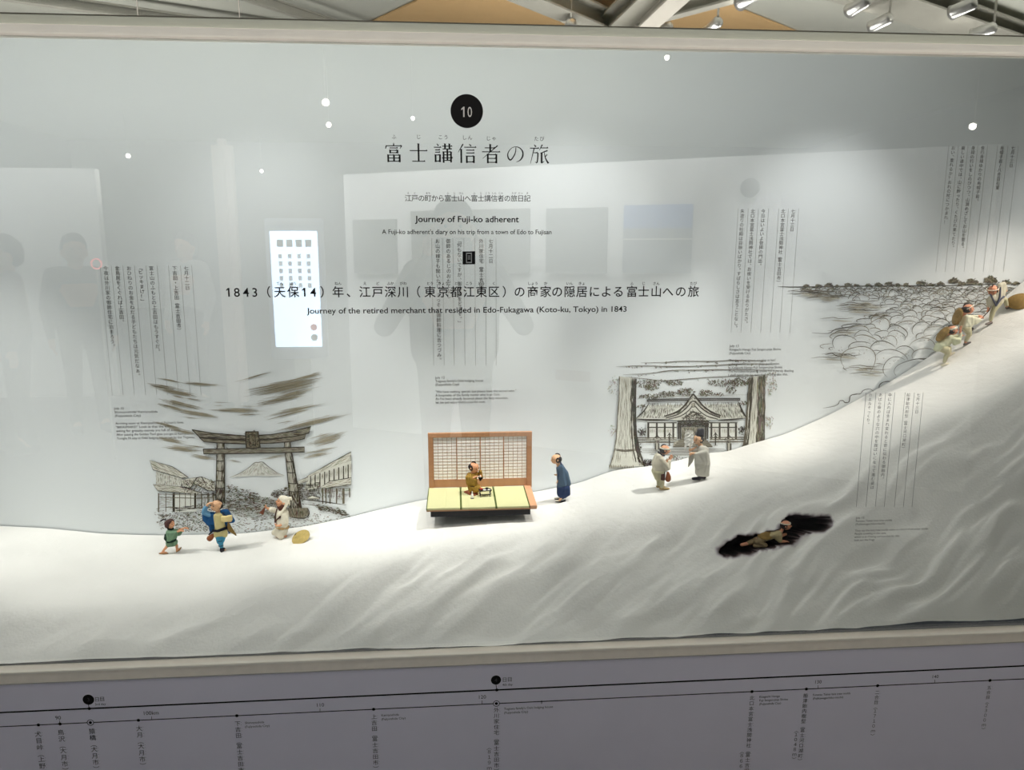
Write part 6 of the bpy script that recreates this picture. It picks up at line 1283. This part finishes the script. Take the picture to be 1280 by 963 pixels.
# cushion, small table, bowls, bottle
def onm(x, y): return onmat(570 + x / 16.05, 570 + y / 16.05)
u_ = f.u
q = [onm(150, 738), onm(340, 822), onm(455, 778), onm(262, 700)]; cc = sum(q, Vector()) / 4; cc.z = zt
bm = bmesh.new(); lo = [bm.verts.new((v.x - cc.x, v.y - cc.y, 0)) for v in q]; hi = [bm.verts.new(((v.x - cc.x) * .96, (v.y - cc.y) * .96, .0042)) for v in q]
bm.faces.new(lo[::-1]); bm.faces.new(hi); [bm.faces.new((lo[i], lo[(i + 1) % 4], hi[(i + 1) % 4], hi[i])) for i in range(4)]; bmesh.ops.recalc_face_normals(bm, faces=bm.faces[:]); bmesh.ops.bevel(bm, geom=bm.edges[:], offset=.0014, segments=3, affect='EDGES')
cs = link('floor_cushion', tomesh(bm), mat('russet_cloth', (150, 86, 60), .85, noise_=.1, nscale=60), label='russet square cushion under the seated man', cat='cushion'); cs.location = cc
LAC = mat('black_lacquer', (22, 18, 20), .3, .6); tb = empty('low_table', onm(585, 810), 'low black lacquer tray table in front of the seated man', 'table')
tz = 118 * u_; tw = 118 * u_; td = 62 * u_
Mr = Matrix.Rotation(math.radians(8), 4, 'Z')
box('table_top', -tw, tw, -td, td, tz, tz + 9 * u_, LAC, tb, M=Mr, bevel=.0004)
for a_, b_ in ((-1, 0), (1, 0), (0, -1), (0, 1)):
    if a_: box('rim', a_ * tw - 6 * u_, a_ * tw + 6 * u_, -td, td, tz + 6 * u_, tz + 20 * u_, LAC, tb, M=Mr)
    else: box('rim', -tw, tw, b_ * td - 6 * u_, b_ * td + 6 * u_, tz + 6 * u_, tz + 20 * u_, LAC, tb, M=Mr)
for a_ in (-1, 1):
    for b_ in (-1, 1):
        X0 = a_ * tw * .82; Y0 = b_ * td * .75; tube('leg', [Mr @ Vector((X0, Y0, tz)), Mr @ Vector((X0 + a_ * 6 * u_, Y0, tz * .5)), Mr @ Vector((X0 - a_ * 2 * u_, Y0, 6 * u_)), Mr @ Vector((X0 + a_ * 10 * u_, Y0, 3 * u_))], [13 * u_, 12 * u_, 12 * u_, 9 * u_], LAC, tb, n=8)
box('cross_rail', -tw * .8, tw * .8, -td * .8, -td * .68, tz * .35, tz * .48, LAC, tb, M=Mr)
def dish(name, lab, dx, dy, prof, m, cat='bowl'):
    o = lathe(name, [(r * u_, h * u_) for r, h in prof], (0, 0, 0), (0, 0, 1), m, None, n=20); o.location = tb.location + Mr @ Vector((dx * u_, dy * u_, tz + 9.5 * u_)); tag(o, lab, cat); return o
BW = [(.1, 0), (16, 0), (18, 8), (34, 34), (31, 34), (14, 10), (.1, 9)]
dish('lidded_bowl', 'small red lacquer bowl on the low black table', -78, -5, BW[:4] + [(26, 44), (8, 50), (.1, 50)], mat('red_lacquer', (176, 44, 30), .35, .5))
dish('soup_bowl', 'black bowl with white inside on the low black table', 40, 26, BW, LAC)
dish('plate', 'flat white plate in the middle of the low black table', -10, -10, [(.1, 0), (24, 0), (36, 8), (34, 9), (22, 3), (.1, 3)], mat('white_porcelain', (236, 232, 226), .25, .5), 'plate')
dish('plate', 'smaller white plate nearest the right end of the low black table', 72, -16, [(.1, 0), (20, 0), (30, 8), (28, 9), (18, 3), (.1, 3)], mat('white_porcelain', (236, 232, 226), .25, .5), 'plate')
bt = empty('sake_bottle', onm(325, 855), 'slim white bottle on a black coaster on the mat', 'bottle')
lathe('bottle_body', [(r * u_, h * u_) for r, h in ((.1, 6), (24, 6), (28, 20), (28, 60), (18, 92), (9, 112), (9, 128), (14, 138), (10, 138), (.1, 130))], (0, 0, 0), (0, 0, 1), mat('white_porcelain', (236, 232, 226), .25, .5), bt, n=20); lathe('coaster', [(r * u_, h * u_) for r, h in ((.1, 0), (38, 0), (40, 6), (.1, 6))], (0, 0, 0), (0, 0, 1), LAC, bt, n=24)

# ------------------------------------------------------------------ visitors in the gallery, mirrored in the glass
def visitor(name, label, loc, hgt, head_yaw, cloth, phone=False, arms='down', hair_m=None, bag=False):
    """standing adult, faces +y; metres scaled from a 1.7 m body"""
    s = hgt / 1.7; e = empty(name, loc, label, 'person', None); e.rotation_euler = (0, 0, head_yaw); V = lambda x, y, z: Vector((x * s, y * s, z * s)); R = lambda L_: [[(V(*q[:3]), q[3] * s) for q in h] for h in L_]
    B = [[(0, 0, 1.56, .095), (0, .02, 1.60, .09)], [(0, .05, 1.50, .06), (0, .03, 1.55, .08)], [(0, .115, 1.57, .012), (0, .125, 1.545, .016)], [(0, 0, 1.40, .06), (0, 0, 1.50, .058)], [(.09, 0, 1.56, .02), (.09, 0, 1.53, .015)], [(-.09, 0, 1.56, .02), (-.09, 0, 1.53, .015)],
         [(-.1, 0, 1.25, .1), (.1, 0, 1.25, .1), (-.08, 0, .95, .1), (.08, 0, .95, .1)]]
    C = [[(-.15, 0, 1.37, .075), (.15, 0, 1.37, .075), (-.11, 0, 1.0, .11), (.11, 0, 1.0, .11)]]; T = [[(-.08, 0, .95, .12), (.08, 0, .95, .12)]]
    for q in (-1, 1):
        T += [[(q * .09, 0, .92, .10), (q * .10, .02, .5, .068)], [(q * .10, .02, .5, .068), (q * .11, -.01, .10, .05)]]; B += [[(q * .10, 0, .5, .05), (q * .11, 0, .08, .04)]]
        if arms == 'phone': el = (q * .33, .10, 1.12); wr = (q * .112, .22, 1.44)
        else: el = (q * .25, -.02, 1.10); wr = (q * .24, .06, .86)
        C += [[(q * .18, 0, 1.37, .068), (*el, .052)], [(*el, .052), (*wr, .036)]]; B += [[(q * .18, 0, 1.37, .04), (*el, .036)], [(*el, .036), (*wr, .028)]]
        hd = (0, 0, 1) if arms == 'phone' else (0, .1, -1)
        px_, py_, pz_ = wr; sg = -q
        B.append([(px_, py_, pz_, .028), (px_ + hd[0] * .07, py_ + hd[1] * .07, pz_ + hd[2] * .07, .03)])
        for i, ln in enumerate((.055, .068, .072, .06)):
            o_ = (i - 1.5) * .017; a0 = (px_, py_ + o_, pz_ + hd[2] * .08); a1 = (px_ + sg * .012, py_ + o_, pz_ + hd[2] * (.08 + ln * .6)); a2 = (px_ + sg * .03, py_ + o_, pz_ + hd[2] * (.08 + ln))
            B += [[(*a0, .0095), (*a1, .009)], [(*a1, .009), (*a2, .008)]]
        B += [[(px_, py_ + .02, pz_ + hd[2] * .02, .013), (px_ + sg * .02, py_ + .05, pz_ + hd[2] * .06, .011)]]
    fuse('body', R(B), .011 * s, mat('visitor_skin', (196, 150, 122), .6), e); fuse('jacket', R(C), .014 * s, cloth, e); fuse('trousers', R(T), .016 * s, mat('dark_trousers', (40, 42, 50), .8), e)
    fuse('hair', R([[(0, -.02, 1.60, .105), (0, .0, 1.63, .098)], [(0, -.05, 1.54, .08), (0, -.03, 1.60, .10)]]), .012 * s, hair_m or HAIR, e)
    fuse('shoe', R([[(q * .11, -.03, .045, .045), (q * .12, .13, .035, .035)] for q in (-1, 1)]), .012 * s, BLACK, e)
    for q in (-1, 1): fuse('eye', R([[(q * .035, .098, 1.585, .009)]]), .004 * s, mat('dark_eye', (28, 18, 14), .4), e, smooth=0)
    fuse('mouth', R([[(-.02, .10, 1.505, .006), (.02, .10, 1.505, .006)]]), .003 * s, mat('dark_mouth', (120, 40, 30), .6), e, smooth=0)
    return e
# the photographer: behind the lens, phone just behind it
ph = visitor('person', 'photographer in dark clothes holding a phone up with both hands, mirrored in the glass', (0.0, -2.02, 0), 1.73, 0, mat('charcoal_jacket', (46, 47, 52), .8), arms='phone')
pho = box('smartphone', -.078, .078, -.0045, .0045, -.037, .037, mat('phone_black', (24, 24, 28), .3, .5), None, bevel=.004, label='dark smartphone held up by the photographer', cat='phone'); pho.location = (0.0, -1.745, 1.52)
box('camera_bar', -.05, -.02, .0046, .006, .008, .030, mat('phone_glass', (60, 62, 68), .2, .6), pho)
q = PM(92, 313, 6.0); visitor('person', 'dark-haired visitor in grey mirrored faintly at the left, beside the reddish lamp ring', (q.x, q.y, 0), 1.62, -.6, mat('grey_jacket', (92, 94, 96), .8))
q = PM(232, 313, 7.2); visitor('person', 'visitor in a pale top mirrored faintly between the lamp ring and the lit screen', (q.x, q.y, 0), 1.66, .4, mat('pale_jacket', (150, 150, 146), .8))
q = PM(5, 313, 5.4); visitor('person', 'visitor in a brown top mirrored at the left edge of the glass', (q.x, q.y, 0), 1.6, .9, mat('brown_jacket', (96, 70, 62), .8))
# reddish ring of light and numbered disc in the gallery
q = PM(120, 330, 5.2); V = []
rg = tube('ring_lamp', [Vector((math.cos(t) * .034, 0, math.sin(t) * .034)) for t in np.linspace(0, 2 * math.pi, 33)], .0045, mat('pink_glow', (255, 120, 120), .5, emit=2.4), None, n=8, label='small glowing pink ring mirrored above the left diary columns', cat='lamp'); rg.location = q
tube('ring_pole', [Vector((0, 0, -.037)), Vector((0, 0, -q.z))], .008, M_STEEL, rg)
x_, z_ = onwall(938, 235)
nd = lathe('number_disc_sign', [(.001, 0), (.062, 0), (.062, .01), (.001, .01)], (0, 0, 0), (NW * (1 if NW.y > 0 else -1)), mat('grey_disc', (60, 60, 62), .6), None, n=36, label='grey disc with a pale number on the mirrored white wall', cat='sign'); nd.location = MW @ Vector((x_, 0.001 * side, z_))
